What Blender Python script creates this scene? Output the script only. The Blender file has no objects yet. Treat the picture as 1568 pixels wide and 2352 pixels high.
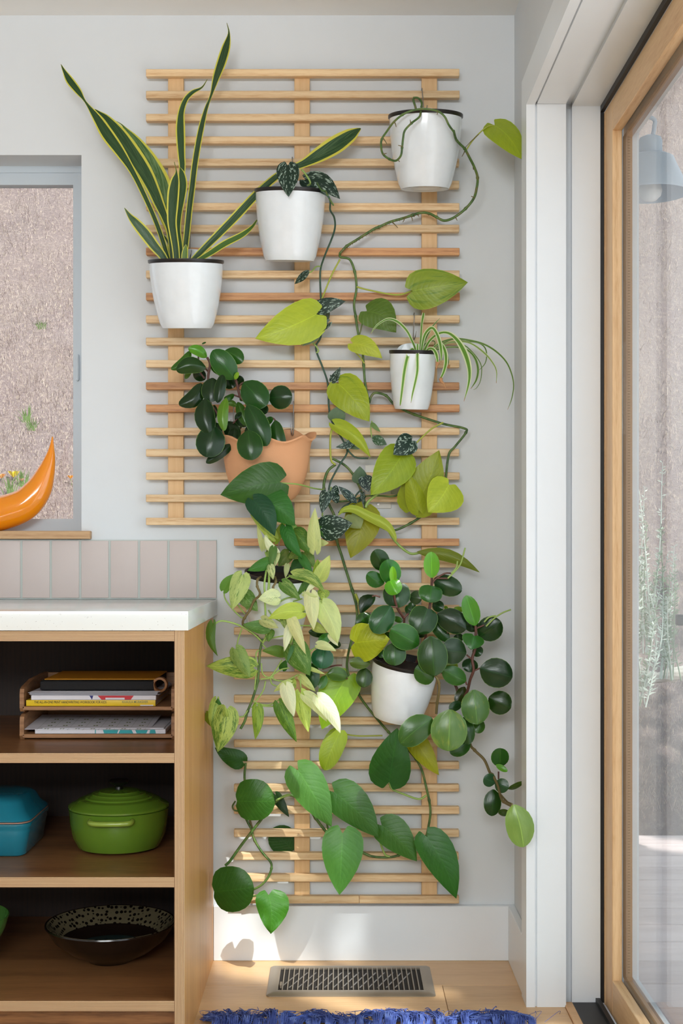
import bpy, bmesh, math, random
from mathutils import Vector, Matrix
random.seed(7)
SC = bpy.context.scene
COL = SC.collection
# ------------------------------------------------------------------ camera
FPX, DC, HC, VX, VY = 3073.6, 3.4, 1.04, 780.0, 1262.0
cam_d = bpy.data.cameras.new('camera'); cam = bpy.data.objects.new('camera', cam_d); COL.objects.link(cam)
cam.location = (0, -DC, HC); cam.rotation_euler = (math.pi/2, 0, 0)
cam_d.sensor_fit = 'HORIZONTAL'; cam_d.sensor_width = 36; cam_d.lens = 36*FPX/1568
cam_d.shift_x = (784-VX)/1568; cam_d.shift_y = (VY-1176)/1568
cam_d.clip_start = .05; cam_d.clip_end = 100
SC.camera = cam
# ------------------------------------------------------------------ world, sun, window light
wd = bpy.data.worlds.new('sky'); SC.world = wd; wd.use_nodes = True
bg = wd.node_tree.nodes['Background']; bg.inputs[0].default_value = (.80, .90, 1.0, 1); bg.inputs[1].default_value = 1.6
def lamp(name, kind, loc, rot, energy, color=(1, 1, 1), size=None):
    l = bpy.data.lights.new(name, kind); l.energy = energy; l.color = color
    if kind == 'AREA': l.shape = 'RECTANGLE'; l.size, l.size_y = size
    o = bpy.data.objects.new(name, l); COL.objects.link(o); o.location = loc; o.rotation_euler = rot
    return o
SUN_TRAVEL = Vector((-.664*math.cos(.87), .747*math.cos(.87), -math.sin(.87)))
sun = lamp('sun', 'SUN', (3, -4, 5), SUN_TRAVEL.to_track_quat('-Z', 'Y').to_euler(), 6.5, (1, .97, .93)); sun.data.angle = .009
# daylight through the two tall rear windows and the sliding door
lamp('rear_window_light', 'AREA', (-1.0, -5.35, 2.0), (math.radians(108), 0, 0), 36, (.95, .98, 1), (.9, .6))
lamp('rear_window_light', 'AREA', (-.05, -5.35, 2.0), (math.radians(108), 0, 0), 36, (.95, .98, 1), (.8, .6))
lamp('door_daylight', 'AREA', (.70, -2.1, 1.1), (0, math.radians(90), 0), 20, (.90, .96, 1), (1.9, 2.4))
SC.view_settings.view_transform = 'Standard'; SC.view_settings.look = 'None'
SC.view_settings.gamma = 1; SC.view_settings.use_curve_mapping = False
SC.view_settings.exposure = 0.0
SC.cycles.max_bounces = 10; SC.cycles.transparent_max_bounces = 16; SC.cycles.caustics_reflective = False

# ------------------------------------------------------------------ helpers
def W(px, py, o=0.0):
    d = DC-o
    return Vector(((px-VX)*d/FPX, -o, HC+(VY-py)*d/FPX))
def lin(c):
    r = []
    for v in c[:3]:
        v /= 255.0
        r.append(v/12.92 if v <= .04045 else ((v+.055)/1.055)**2.4)
    return tuple(r)+(1,)
class NT:
    def __init__(s, name):
        s.m = bpy.data.materials.new(name); s.m.use_nodes = True
        s.t = s.m.node_tree; s.b = s.t.nodes['Principled BSDF']; s.out = s.t.nodes['Material Output']
    def n(s, t, **k):
        x = s.t.nodes.new(t)
        for a, v in k.items(): setattr(x, a, v)
        return x
    def set(s, inp, v):
        if hasattr(v, 'links'): s.t.links.new(v, inp)
        else:
            inp.default_value = v
    def math(s, op, a, b=0.0, c=0.0, clamp=False):
        x = s.n('ShaderNodeMath', operation=op); x.use_clamp = clamp
        s.set(x.inputs[0], a); s.set(x.inputs[1], b); s.set(x.inputs[2], c)
        return x.outputs[0]
    def mix(s, f, a, b, bt='MIX'):
        x = s.n('ShaderNodeMix', data_type='RGBA', blend_type=bt)
        s.set(x.inputs[0], f); s.set(x.inputs[6], a); s.set(x.inputs[7], b)
        return x.outputs[2]
    def noise(s, vec, scale, detail=3, rough=.55):
        x = s.n('ShaderNodeTexNoise'); s.set(x.inputs['Vector'], vec)
        x.inputs['Scale'].default_value = scale; x.inputs['Detail'].default_value = detail; x.inputs['Roughness'].default_value = rough
        return x.outputs['Fac']
    def mapping(s, vec, scale=(1, 1, 1), loc=(0, 0, 0)):
        x = s.n('ShaderNodeMapping'); s.set(x.inputs['Vector'], vec)
        x.inputs['Scale'].default_value = scale; x.inputs['Location'].default_value = loc
        return x.outputs[0]
    def ramp(s, f, stops):
        x = s.n('ShaderNodeValToRGB'); s.set(x.inputs[0], f)
        e = x.color_ramp.elements
        while len(e) < len(stops): e.new(.5)
        for i, (p, c) in enumerate(stops):
            e[i].position = p; e[i].color = c if len(c) == 4 else tuple(c)+(1,)
        return x.outputs[0]
    def bump(s, h, strength=.3, dist=.001):
        x = s.n('ShaderNodeBump'); s.set(x.inputs['Height'], h)
        x.inputs['Strength'].default_value = strength; x.inputs['Distance'].default_value = dist
        s.t.links.new(x.outputs[0], s.b.inputs['Normal'])
    def col(s, v): s.set(s.b.inputs['Base Color'], v)
    def p(s, **k):
        for a, v in k.items(): s.set(s.b.inputs[a.replace('_', ' ')], v)
        return s.m
    def obj(s): return s.n('ShaderNodeTexCoord').outputs['Object']
    def rnd(s): return s.n('ShaderNodeObjectInfo').outputs['Random']

def m_paint(name, rgb, rough=.6, var=.02, bump=.08, coat=0):
    t = NT(name); c = lin(rgb); v = t.obj()
    n = t.noise(v, 14, 4)
    t.col(t.mix(n, tuple(x*(1-var) for x in c[:3])+(1,), tuple(min(1, x*(1+var)) for x in c[:3])+(1,)))
    t.bump(t.noise(v, 420, 2), bump, .0005)
    return t.p(Roughness=rough, Coat_Weight=coat)
def m_wood(name, light, dark, axis='X', rough=.5, scale=1.0, fine=1.0, vary=.12):
    t = NT(name); v = t.obj(); r = t.rnd()
    off = t.n('ShaderNodeVectorMath', operation='SCALE'); off.inputs[0].default_value = (31.7, 17.3, 23.1); t.set(off.inputs['Scale'], r)
    add = t.n('ShaderNodeVectorMath', operation='ADD'); t.set(add.inputs[0], v); t.set(add.inputs[1], off.outputs[0])
    s = {'X': (1.2, 14, 14), 'Y': (14, 1.2, 14), 'Z': (14, 14, 1.2)}[axis]
    mv = t.mapping(add.outputs[0], tuple(q*scale for q in s))
    n1 = t.noise(mv, 2.2, 5, .6)
    wv = t.n('ShaderNodeTexWave', wave_type='BANDS', bands_direction={'X': 'Z', 'Y': 'X', 'Z': 'X'}[axis])
    t.set(wv.inputs['Vector'], mv); wv.inputs['Scale'].default_value = 1.5; wv.inputs['Distortion'].default_value = 5.5
    wv.inputs['Detail'].default_value = 2; wv.inputs['Detail Scale'].default_value = .8
    n2 = t.noise(t.mapping(add.outputs[0], tuple(q*scale*7 for q in s)), 3.5, 3, .6)
    f = t.math('ADD', t.math('MULTIPLY', n1, .55), t.math('MULTIPLY', wv.outputs['Fac'], .25*fine))
    f = t.math('ADD', f, t.math('MULTIPLY', t.math('SUBTRACT', n2, .5), .8*fine))
    c = t.ramp(f, [(.24, lin(light)), (.50, lin(tuple((a*.55+b*.45) for a, b in zip(light, dark)))), (.68, lin(dark))])
    br = t.math('ADD', t.math('MULTIPLY', r, vary*2), 1-vary)
    hs = t.n('ShaderNodeHueSaturation'); t.set(hs.inputs['Color'], c); t.set(hs.inputs['Value'], br)
    t.col(hs.outputs[0]); t.bump(n2, .12, .0006)
    return t.p(Roughness=rough)
def m_ply(name, axis):
    t = NT(name); v = t.obj(); sx = t.n('ShaderNodeSeparateXYZ'); t.set(sx.inputs[0], v)
    a = sx.outputs[{'X': 0, 'Z': 2}[axis]]
    s = t.math('SINE', t.math('MULTIPLY', a, 2*math.pi/.0029))
    st = (1, 30, 200) if axis == 'Z' else (200, 30, 1)
    n = t.noise(t.mapping(v, tuple(q*1.6 for q in st)), 5, 3)
    f = t.math('ADD', t.math('MULTIPLY', s, .42), t.math('ADD', t.math('MULTIPLY', n, .5), .22), clamp=True)
    t.col(t.ramp(f, [(.1, lin((128, 90, 62))), (.5, lin((190, 154, 114))), (.9, lin((222, 194, 152)))]))
    t.bump(f, .2, .0005)
    return t.p(Roughness=.6)
def m_simple(name, rgb, rough=.5, metal=0, coat=0, spec=.5):
    t = NT(name); c = lin(rgb); n = t.noise(t.obj(), 30, 3)
    t.col(t.mix(n, tuple(x*.93 for x in c[:3])+(1,), tuple(min(1, x*1.05) for x in c[:3])+(1,)))
    return t.p(Roughness=rough, Metallic=metal, Coat_Weight=coat)
def m_glass(name, tint=(1, 1, 1, 1), boost=1.0):
    t = NT(name); t.t.nodes.remove(t.b)
    tr = t.n('ShaderNodeBsdfTransparent'); tr.inputs[0].default_value = tint
    gl = t.n('ShaderNodeBsdfGlossy'); gl.inputs['Roughness'].default_value = .0
    g = t.n('ShaderNodeNewGeometry'); dt = t.n('ShaderNodeVectorMath', operation='DOT_PRODUCT')
    t.set(dt.inputs[0], g.outputs['Incoming']); t.set(dt.inputs[1], g.outputs['Normal'])
    fr = t.math('ADD', .03, t.math('MULTIPLY', t.math('POWER', t.math('SUBTRACT', 1, t.math('ABSOLUTE', dt.outputs['Value'])), 5), .97*boost))
    mx = t.n('ShaderNodeMixShader'); t.set(mx.inputs[0], t.math('MULTIPLY', fr, 1, clamp=True))
    t.t.links.new(tr.outputs[0], mx.inputs[1]); t.t.links.new(gl.outputs[0], mx.inputs[2]); t.t.links.new(mx.outputs[0], t.out.inputs[0])
    return t.m
def m_leaf(name, kind, rough=.33, transl=.22):
    """object colour = blade colour; alpha = amount of green marbling"""
    t = NT(name); uv = t.n('ShaderNodeUVMap').outputs[0]
    s = t.n('ShaderNodeSeparateXYZ'); t.set(s.inputs[0], uv)
    L, V = s.outputs[0], t.math('SUBTRACT', t.math('MULTIPLY', s.outputs[1], 2), 1)
    A = t.math('ABSOLUTE', V)
    oi = t.n('ShaderNodeObjectInfo'); base = oi.outputs['Color']; al = oi.outputs['Alpha']; r = oi.outputs['Random']
    cv = t.n('ShaderNodeCombineXYZ'); t.set(cv.inputs[0], t.math('SUBTRACT', L, t.math('MULTIPLY', A, .35))); t.set(cv.inputs[1], V); t.set(cv.inputs[2], t.math('MULTIPLY', r, 37))
    cvo = cv.outputs[0]
    soft = t.noise(cvo, 2.4, 3)
    c = t.mix(t.math('MULTIPLY', soft, .75), t.mix(1.0, base, (1.28, 1.2, 1.1, 1), 'MULTIPLY'), t.mix(1.0, base, (.55, .68, .6, 1), 'MULTIPLY'))
    vein = t.math('POWER', t.math('ABSOLUTE', t.math('SINE', t.math('MULTIPLY', t.math('SUBTRACT', L, t.math('MULTIPLY', A, .32)), 30))), 6)
    mid = t.math('LESS_THAN', A, .028)
    if kind in ('philo', 'pothos'):
        c = t.mix(t.math('MULTIPLY', vein, .05), c, t.mix(1.0, base, (1.6, 1.5, 1.3, 1), 'MULTIPLY'))
        h = t.math('SUBTRACT', t.math('MULTIPLY', soft, .6), t.math('MULTIPLY', vein, .22))
        if kind == 'pothos':
            st = t.noise(t.mapping(cvo, (5, 15, 1)), 1.7, 4, .65)
            big = t.noise(cvo, 2.2, 2)
            th = t.math('SUBTRACT', t.math('ADD', t.math('MULTIPLY', st, .62), t.math('MULTIPLY', big, .38)), t.math('SUBTRACT', .75, t.math('MULTIPLY', al, .36)))
            f = t.math('MULTIPLY', th, 22, clamp=True)
            c = t.mix(t.math('MULTIPLY', f, .92), c, t.mix(big, lin((44, 92, 28)), lin((92, 136, 48))))
        else:
            big = t.noise(t.mapping(cvo, (1.2, 3, 1)), 1.3, 3)
            f = t.math('MULTIPLY', t.math('SUBTRACT', big, t.math('SUBTRACT', .95, t.math('MULTIPLY', al, .6))), 6, clamp=True)
            c = t.mix(t.math('MULTIPLY', f, .75), c, lin((74, 120, 34)))
            sk = t.noise(t.mapping(cvo, (9, 2.2, 1)), 2.2, 4, .65)
            c = t.mix(t.math('MULTIPLY', t.math('MULTIPLY', t.math('SUBTRACT', sk, .5), 5, clamp=True), .22), c, t.mix(1.0, c, (.62, .78, .6, 1), 'MULTIPLY'))
            c = t.mix(t.math('MULTIPLY', t.math('GREATER_THAN', A, .975), .5), c, t.mix(1.0, base, (1.5, 1.5, 1.3, 1), 'MULTIPLY'))
            h = t.math('ADD', t.math('MULTIPLY', h, .8), t.math('MULTIPLY', sk, .5))
        c = t.mix(t.math('MULTIPLY', mid, .4), c, t.mix(1.0, base, (1.5, 1.5, 1.3, 1), 'MULTIPLY'))
        t.bump(h, .5, .0016)
    elif kind == 'scind':
        st = t.noise(t.mapping(cvo, (5.2, 2.8, 1)), 2.0, 3, .6)
        f = t.math('MULTIPLY', t.math('SUBTRACT', st, t.math('ADD', .55, t.math('MULTIPLY', t.math('LESS_THAN', A, .14), .25))), 25, clamp=True)
        f = t.math('MULTIPLY', f, al)
        c = t.mix(f, c, lin((158, 178, 166)))
        t.bump(st, .15, .0006)
    elif kind == 'pep':
        c = t.mix(t.math('MULTIPLY', mid, .55), c, t.mix(1.0, base, (2.3, 2.2, 2.0, 1), 'MULTIPLY'))
        c = t.mix(t.math('MULTIPLY', t.math('GREATER_THAN', A, .965), .5), c, lin((120, 160, 80)))
        yl = t.math('MULTIPLY', t.math('SUBTRACT', t.noise(cvo, 3.2, 3), t.math('SUBTRACT', 1.0, t.math('MULTIPLY', al, .55))), 6, clamp=True)
        c = t.mix(t.math('MULTIPLY', yl, .6), c, lin((150, 160, 66)))
        t.bump(soft, .25, .002)
    elif kind == 'snake':
        bd = t.noise(t.mapping(cvo, (26, 2.2, 1)), 1.0, 4, .7)
        bf = t.math('MULTIPLY', t.math('SUBTRACT', bd, .47), 14, clamp=True)
        c = t.mix(t.math('MULTIPLY', bf, al), c, lin((118, 146, 98)))
        c = t.mix(t.math('MULTIPLY', t.math('SUBTRACT', A, t.math('ADD', .62, t.math('MULTIPLY', soft, .16))), 30, clamp=True), c, lin((206, 200, 78)))
        t.bump(bd, .1, .0005)
    elif kind == 'spider':
        ed = t.math('MULTIPLY', t.math('SUBTRACT', A, .5), 9, clamp=True)
        c = t.mix(t.math('MULTIPLY', ed, al), c, lin((222, 228, 196)))
        c = t.mix(t.math('MULTIPLY', t.math('SUBTRACT', L, .965), 40, clamp=True), c, lin((170, 120, 80)))
    t.col(c); t.p(Roughness=rough); t.b.inputs['Specular IOR Level'].default_value = .32
    tl = t.n('ShaderNodeBsdfTranslucent'); t.set(tl.inputs[0], t.mix(1.0, c, (1.35, 1.5, .6, 1), 'MULTIPLY'))
    mx = t.n('ShaderNodeMixShader'); mx.inputs[0].default_value = transl
    t.t.links.new(t.b.outputs[0], mx.inputs[1]); t.t.links.new(tl.outputs[0], mx.inputs[2]); t.t.links.new(mx.outputs[0], t.out.inputs[0])
    return t.m

WL = {}
def attach(o, loc, parent):
    WL[o.name] = Vector(loc)
    if parent is not None:
        o.parent = parent; o.location = Vector(loc)-WL[parent.name]
    else: o.location = loc
def thing(name, label, cat, loc, group=None, kind=None):
    o = bpy.data.objects.new(name, None); o.empty_display_size = .05; COL.objects.link(o); attach(o, loc, None)
    if label: o['label'] = label
    if cat: o['category'] = cat
    if group: o['group'] = group
    if kind: o['kind'] = kind
    return o
def tag(o, label=None, cat=None, group=None, kind=None):
    if label: o['label'] = label
    if cat: o['category'] = cat
    if group: o['group'] = group
    if kind: o['kind'] = kind
    return o
def mk(name, verts, faces, mat, parent=None, uvs=None, smooth=False, color=None, org=None, auto=None):
    vs = [Vector(v) for v in verts]
    if org is None:
        lo = Vector((min(v[i] for v in vs) for i in range(3))); hi = Vector((max(v[i] for v in vs) for i in range(3))); org = (lo+hi)/2
    me = bpy.data.meshes.new(name); me.from_pydata([v-Vector(org) for v in vs], [], faces)
    if uvs:
        ul = me.uv_layers.new(name='UVMap')
        for lp in me.loops: ul.data[lp.index].uv = uvs[lp.vertex_index]
    if smooth: me.polygons.foreach_set('use_smooth', [True]*len(me.polygons))
    for m in (mat if isinstance(mat, (list, tuple)) else [mat]): me.materials.append(m)
    if auto: 
        me.set_sharp_from_angle(angle=math.radians(auto))
    o = bpy.data.objects.new(name, me); COL.objects.link(o); attach(o, org, parent)
    if color: o.color = color
    return o
def bm_out(name, bm, mat, parent=None, smooth=False, auto=None, org=None):
    bm.verts.ensure_lookup_table(); bm.verts.index_update()
    vs = [v.co.copy() for v in bm.verts]; fs = [[v.index for v in f.verts] for f in bm.faces]; bm.free()
    return mk(name, vs, fs, mat, parent, smooth=smooth, auto=auto, org=org)
def bmbox(bm, x0, x1, y0, y1, z0, z1, M=None):
    if x0 > x1: x0, x1 = x1, x0
    if y0 > y1: y0, y1 = y1, y0
    if z0 > z1: z0, z1 = z1, z0
    v = [bm.verts.new(p) for p in ((x0, y0, z0), (x1, y0, z0), (x1, y1, z0), (x0, y1, z0), (x0, y0, z1), (x1, y0, z1), (x1, y1, z1), (x0, y1, z1))]
    fs = [bm.faces.new([v[i] for i in q]) for q in ((0, 3, 2, 1), (4, 5, 6, 7), (0, 1, 5, 4), (1, 2, 6, 5), (2, 3, 7, 6), (3, 0, 4, 7))]
    if M is not None:
        for q in v: q.co = M @ q.co
    return v
def box(name, x0, x1, y0, y1, z0, z1, mat, parent=None, bevel=0.0, seg=1, M=None):
    bm = bmesh.new(); bmbox(bm, x0, x1, y0, y1, z0, z1, M)
    if bevel: bmesh.ops.bevel(bm, geom=list(bm.edges), offset=bevel, segments=seg, affect='EDGES', profile=.6)
    return bm_out(name, bm, mat, parent, smooth=bevel > 0 and seg > 1, auto=35 if seg > 1 else None)
def boxes(name, lst, mat, parent=None):
    bm = bmesh.new()
    for b in lst: bmbox(bm, *b)
    return bm_out(name, bm, mat, parent)
def lathe(name, prof, c, mat, parent=None, seg=48, M=None, sx=1, sy=1, fn=None, auto=40, closed=False):
    """prof: list of (r,z)"""
    vs, fs = [], []
    for r, z in prof:
        for k in range(seg):
            a = 2*math.pi*k/seg; p = Vector((r*sx*math.cos(a), r*sy*math.sin(a), z))
            if fn: p = fn(p, a, r, z)
            if M is not None: p = M @ p
            vs.append(p+Vector(c))
    n = len(prof)
    for i in range(n-1 if not closed else n):
        j = (i+1) % n
        for k in range(seg):
            k2 = (k+1) % seg
            fs.append((i*seg+k, i*seg+k2, j*seg+k2, j*seg+k))
    if not closed and prof[0][0] < 1e-4 or not closed:
        fs.append(tuple(range(seg-1, -1, -1))); fs.append(tuple((n-1)*seg+k for k in range(seg)))
    return mk(name, vs, fs, mat, parent, smooth=True, auto=auto)
def crom(P, n=6):
    if len(P) < 3:
        a, b = P; return [a.lerp(b, i/n) for i in range(n+1)]
    Q = [P[0]*2-P[1]]+P+[P[-1]*2-P[-2]]; out = []
    for i in range(1, len(Q)-2):
        p0, p1, p2, p3 = Q[i-1:i+3]
        for k in range(n):
            t = k/n
            out.append(.5*((2*p1)+(p2-p0)*t+(2*p0-5*p1+4*p2-p3)*t*t+(3*p1-p0-3*p2+p3)*t**3))
    out.append(P[-1]); return out
def tube(P, R, seg=7, n=6, nodes=None):
    """P world points, R radius list/scalar -> verts, faces"""
    if not isinstance(R, (list, tuple)): R = [R]*len(P)
    Q = crom([Vector((p[0], p[1], p[2], r)) for p, r in zip(P, R)], n)
    vs, fs = [], []; up = Vector((0, 0, 1)); prev = None
    for i, q in enumerate(Q):
        a = Q[max(0, i-1)]; b = Q[min(len(Q)-1, i+1)]
        d = Vector((b[0]-a[0], b[1]-a[1], b[2]-a[2]))
        if d.length < 1e-9: d = Vector((0, 0, 1))
        d.normalize()
        if prev is None: s = d.cross(Vector((0, 1, 0)) if abs(d.y) < .9 else up)
        else: s = prev-d*prev.dot(d)
        s.normalize(); prev = s; u = d.cross(s); r = max(q[3], 1e-5)
        if nodes and i % (n*nodes) == 0 and 0 < i < len(Q)-1: r *= 1.38
        for k in range(seg):
            an = 2*math.pi*k/seg
            vs.append(Vector(q[:3])+s*math.cos(an)*r+u*math.sin(an)*r)
    m = len(Q)
    for i in range(m-1):
        for k in range(seg):
            k2 = (k+1) % seg; fs.append((i*seg+k, i*seg+k2, (i+1)*seg+k2, (i+1)*seg+k))
    fs.append(tuple(range(seg-1, -1, -1))); fs.append(tuple((m-1)*seg+k for k in range(seg)))
    return vs, fs
def tubes(name, lst, mat, parent=None, seg=7, n=6):
    V, F = [], []
    for P, R in lst:
        v, f = tube(P, R, seg, n); b = len(V); V += v; F += [tuple(i+b for i in q) for q in f]
    return mk(name, V, F, mat, parent, smooth=True, auto=60)

# crops of the photograph used as rulers: origin and scale
CR = {'PX': (0, 0, 1), 'K1': (370, 770, 4.238), 'K2': (700, 900, 4.126), 'K3': (460, 1130, 4.612), 'K4': (460, 1430, 4.612), 'K5': (790, 1240, 3.733),
      'K6': (860, 700, 4.612), 'K7': (560, 330, 6.031), 'K8': (860, 190, 4.356), 'CA': (460, 1050, 3.36), 'CB': (780, 1050, 3.137),
      'CC': (470, 1650, 3.92), 'CD': (800, 1600, 3.484), 'CE': (480, 600, 2.0907), 'CF': (500, 0, 2.148), 'CG': (0, 0, 2.8)}
def cp(cr, x, y, o):
    a, b, s = CR[cr]; return W(a+x/s, b+y/s, o)
SH = {'heart': ([0, .04, .1, .2, .32, .45, .6, .75, .88, .96, 1], [.30, .62, .84, .98, 1.0, .93, .76, .52, .27, .09, 0], .20),
      'oval': ([0, .04, .12, .25, .4, .55, .7, .82, .92, .975, 1], [.10, .30, .60, .86, .98, 1.0, .93, .77, .53, .28, .04], .0),
      'round': ([0, .04, .12, .25, .4, .55, .7, .82, .92, .975, 1], [.40, .62, .83, .96, 1.0, .99, .90, .74, .50, .26, .03], .08),
      'lance': ([0, .06, .15, .3, .45, .6, .75, .88, .96, 1], [.08, .35, .68, .95, 1.0, .88, .64, .34, .13, 0], .04)}
def leaf(cr, bx, by, tx, ty, w, mat, parent, o=.1, do=0.0, shape='heart', col=(90, 130, 40), al=.3, curl=.06, fold=-.12, bow=0.0, roll=0, asym=0.0, wav=.012, NV=4):
    B, T = cp(cr, bx, by, o), cp(cr, tx, ty, o+do)
    s_ = CR[cr][2]; wm = w/s_*(DC-o)/FPX/2/max(.35, math.cos(math.radians(roll)))
    ax = T-B; L = ax.length; a = ax.normalized()
    n = Vector((0, -1, 0)); n = (n-a*n.dot(a)).normalized(); s = a.cross(n)
    R = Matrix.Rotation(math.radians(roll), 3, a); s = R@s; n = R@n
    ts, ws, lobe = SH[shape]; ph = random.uniform(0, 6)
    vs, uv, fs = [], [], []
    for t, h in zip(ts, ws):
        for j in range(-NV, NV+1):
            v = j/NV; k = 1+asym*(1 if v > 0 else -1)
            al_ = t-lobe*abs(v)**1.5*(1-t)**2.2*(2-abs(v))*.9
            if shape in ('heart', 'round'): al_ += .05*abs(v)**3*(1-t)**8
            p = B+a*(al_*L)+s*(v*h*wm*k+bow*L*math.sin(math.pi*min(1, max(0, t))))
            p += n*(curl*L*4*t*(1-t)+fold*wm*abs(v)**1.4*h+math.sin(t*11+ph+(2 if v > 0 else 0))*wav*wm*3*abs(v)**2)
            vs.append(p); uv.append((t, (v+1)/2))
    m = 2*NV+1
    for i in range(len(ts)-1):
        for j in range(m-1): fs.append((i*m+j, i*m+j+1, (i+1)*m+j+1, (i+1)*m+j))
    c = lin(col)
    if mat == MPH: c = (c[0]*1.08, c[1]*1.0, c[2]*.75) if col[0] > 105 else (c[0]*.92, c[1]*.82, c[2]*.6)
    if mat == MPE: c = (c[0]*.85, c[1]*.88, c[2]*.5)
    return mk('leaf', vs, fs, mat, parent, uvs=uv, smooth=True, color=(c[0], c[1], c[2], al))
def ribbon(cr, pts, mat, parent, o=.1, o1=None, col=(40, 80, 35), al=.3, fold=.12, name='leaf', n=4, NV=3, belly=0.0):
    if o1 is None: o1 = o
    P = []; N = len(pts); s_ = CR[cr][2]
    for i, q in enumerate(pts):
        oo = q[3] if len(q) > 3 else o+(o1-o)*i/(N-1)+belly*math.sin(math.pi*i/(N-1))
        p = cp(cr, q[0], q[1], oo); P.append(Vector((p.x, p.y, p.z, q[2]/s_*(DC-oo)/FPX/2)))
    Q = crom(P, n); vs, uv, fs = [], [], []; m = 2*NV+1; M = len(Q)
    for i, q in enumerate(Q):
        a_ = Q[max(0, i-1)]; b_ = Q[min(M-1, i+1)]; d = Vector((b_[0]-a_[0], b_[1]-a_[1], b_[2]-a_[2])).normalized()
        nn = Vector((0, -1, 0)); nn = (nn-d*nn.dot(d)).normalized(); s = d.cross(nn)
        for j in range(-NV, NV+1):
            v = j/NV
            vs.append(Vector(q[:3])+s*(v*max(q[3], 2e-4))+nn*(fold*abs(v)**1.3*q[3])); uv.append((i/(M-1), (v+1)/2))
    for i in range(M-1):
        for j in range(m-1): fs.append((i*m+j, i*m+j+1, (i+1)*m+j+1, (i+1)*m+j))
    c = lin(col)
    return mk(name, vs, fs, mat, parent, uvs=uv, smooth=True, color=(c[0], c[1], c[2], al))
def vine(cr, pts, rpx, mat, parent, o=.05, o1=None, name='stem', taper=1.0, nodes=None, n=6, seg=7):
    """pts may carry own offset (x,y,o) or a crop switch ('K2',)"""
    P = []; N = len(pts); k = 0; cur = cr
    cnt = [q for q in pts if not isinstance(q, str)]
    for q in pts:
        if isinstance(q, str): cur = q; continue
        f = k/max(1, len(cnt)-1); k += 1
        oo = q[2] if len(q) > 2 else (o if o1 is None else o+(o1-o)*f)
        P.append((cp(cur, q[0], q[1], oo), rpx*(1+(taper-1)*f)*(DC-oo)/FPX))
    v, fc = tube([p for p, r in P], [r for p, r in P], seg, n, nodes)
    return mk(name, v, fc, mat, parent, smooth=True, auto=70)

# ------------------------------------------------------------------ materials
MW = m_paint('wall_paint', (221, 225, 228), .7); MWR = m_paint('trim_paint', (234, 239, 243), .32, bump=.04)
MCEIL = m_paint('ceiling_paint', (246, 246, 244), .8)
MPINE = m_wood('pine', (232, 202, 158), (204, 160, 112), 'X', .5); MPINE2 = m_wood('pine_reddish', (206, 152, 100), (168, 110, 66), 'X', .5)
MBAT = m_wood('pine_batten', (232, 194, 144), (212, 168, 116), 'Z', .55, 1.0, .5)
MFIRV = m_wood('fir_upright', (226, 190, 144), (202, 158, 110), 'Z', .42, .8); MFIRH = m_wood('fir_rail', (226, 190, 144), (202, 158, 110), 'Y', .42, .8)
MCABV = m_wood('cabinet_oak', (206, 152, 90), (184, 126, 70), 'Z', .42, .9, .8, .03); MCABH = m_wood('cabinet_oak_shelf_shaded', (150, 104, 64), (104, 68, 40), 'X', .35, .7, 1, .05)  # shelf oak darkened so its colour carries the cabinet's inner shade
MCABB = m_wood('cabinet_back_oak_shaded', (44, 26, 16), (28, 17, 11), 'Z', .6, 1.2, 1, .03)  # near-black colour carries the shade deep in the cabinet
MPLYH = m_ply('plywood_edge', 'Z'); MPLYV = m_ply('plywood_edge_upright', 'X')
MFLOOR = m_wood('floor_oak', (216, 178, 132), (188, 146, 100), 'X', .38, .5, .8, .06)
MSILL = m_wood('sill_oak', (206, 166, 122), (176, 132, 88), 'X', .5)
MBLACK = m_simple('black_rubber', (22, 22, 24), .5); MALU = m_simple('white_cladding', (214, 220, 226), .35); MSPC = m_simple('brown_spacer', (134, 108, 92), .45)
MVIN = m_paint('window_vinyl', (196, 206, 214), .35, bump=.02)
MGL = m_glass('window_glass', (.96, .97, .97, 1), 1.0); MGD = m_glass('door_glass', (.96, .98, .98, 1), .8)
MTILE = m_paint('blush_tile', (202, 189, 184), .5, .03, .12); MGROUT = m_paint('grout', (196, 203, 198), .8, .03, .2)
MPOT = m_simple('white_plastic', (236, 242, 247), .16, 0, .4); MRIM = m_simple('black_plastic', (26, 22, 24), .35); MSOIL = m_paint('potting_soil', (40, 30, 24), .95, .4, 1)
MTERRA = m_paint('terracotta', (216, 158, 114), .75, .05, .35); MWIRE = m_simple('steel_wire', (150, 145, 140), .3, .9)
MVENT = m_simple('bronze_vent', (150, 138, 122), .38, .45); MVENTD = m_simple('vent_dark', (30, 26, 24), .7)
MPLATE = m_simple('switch_plate_plastic', (226, 224, 218), .35)
MPH = m_leaf('philodendron_leaf', 'philo'); MPO = m_leaf('marbled_leaf', 'pothos', .42, .3); MSC = m_leaf('silver_spotted_leaf', 'scind', .42, .1)
MPE = m_leaf('glossy_round_leaf', 'pep', .22, .08); MSN = m_leaf('banded_sword_leaf', 'snake', .36, .08); MSP = m_leaf('striped_strap_leaf', 'spider', .4, .3)
def m_stem():
    t = NT('green_stem'); n = t.noise(t.obj(), 38, 3); t.col(t.ramp(n, [(.35, lin((52, 84, 34))), (.55, lin((88, 118, 54))), (.72, lin((124, 112, 66)))])); return t.p(Roughness=.45)
MVINE = m_stem(); MVINEB = m_simple('woody_stem', (112, 98, 58), .7); MPET = m_simple('yellow_green_petiole', (168, 176, 66), .5)
MRED = m_simple('reddish_stem', (96, 58, 48), .5); MTEAL = m_simple('slender_dark_stem', (52, 82, 66), .5); MLIM = m_simple('pale_green_stem', (150, 178, 92), .5)
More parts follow.
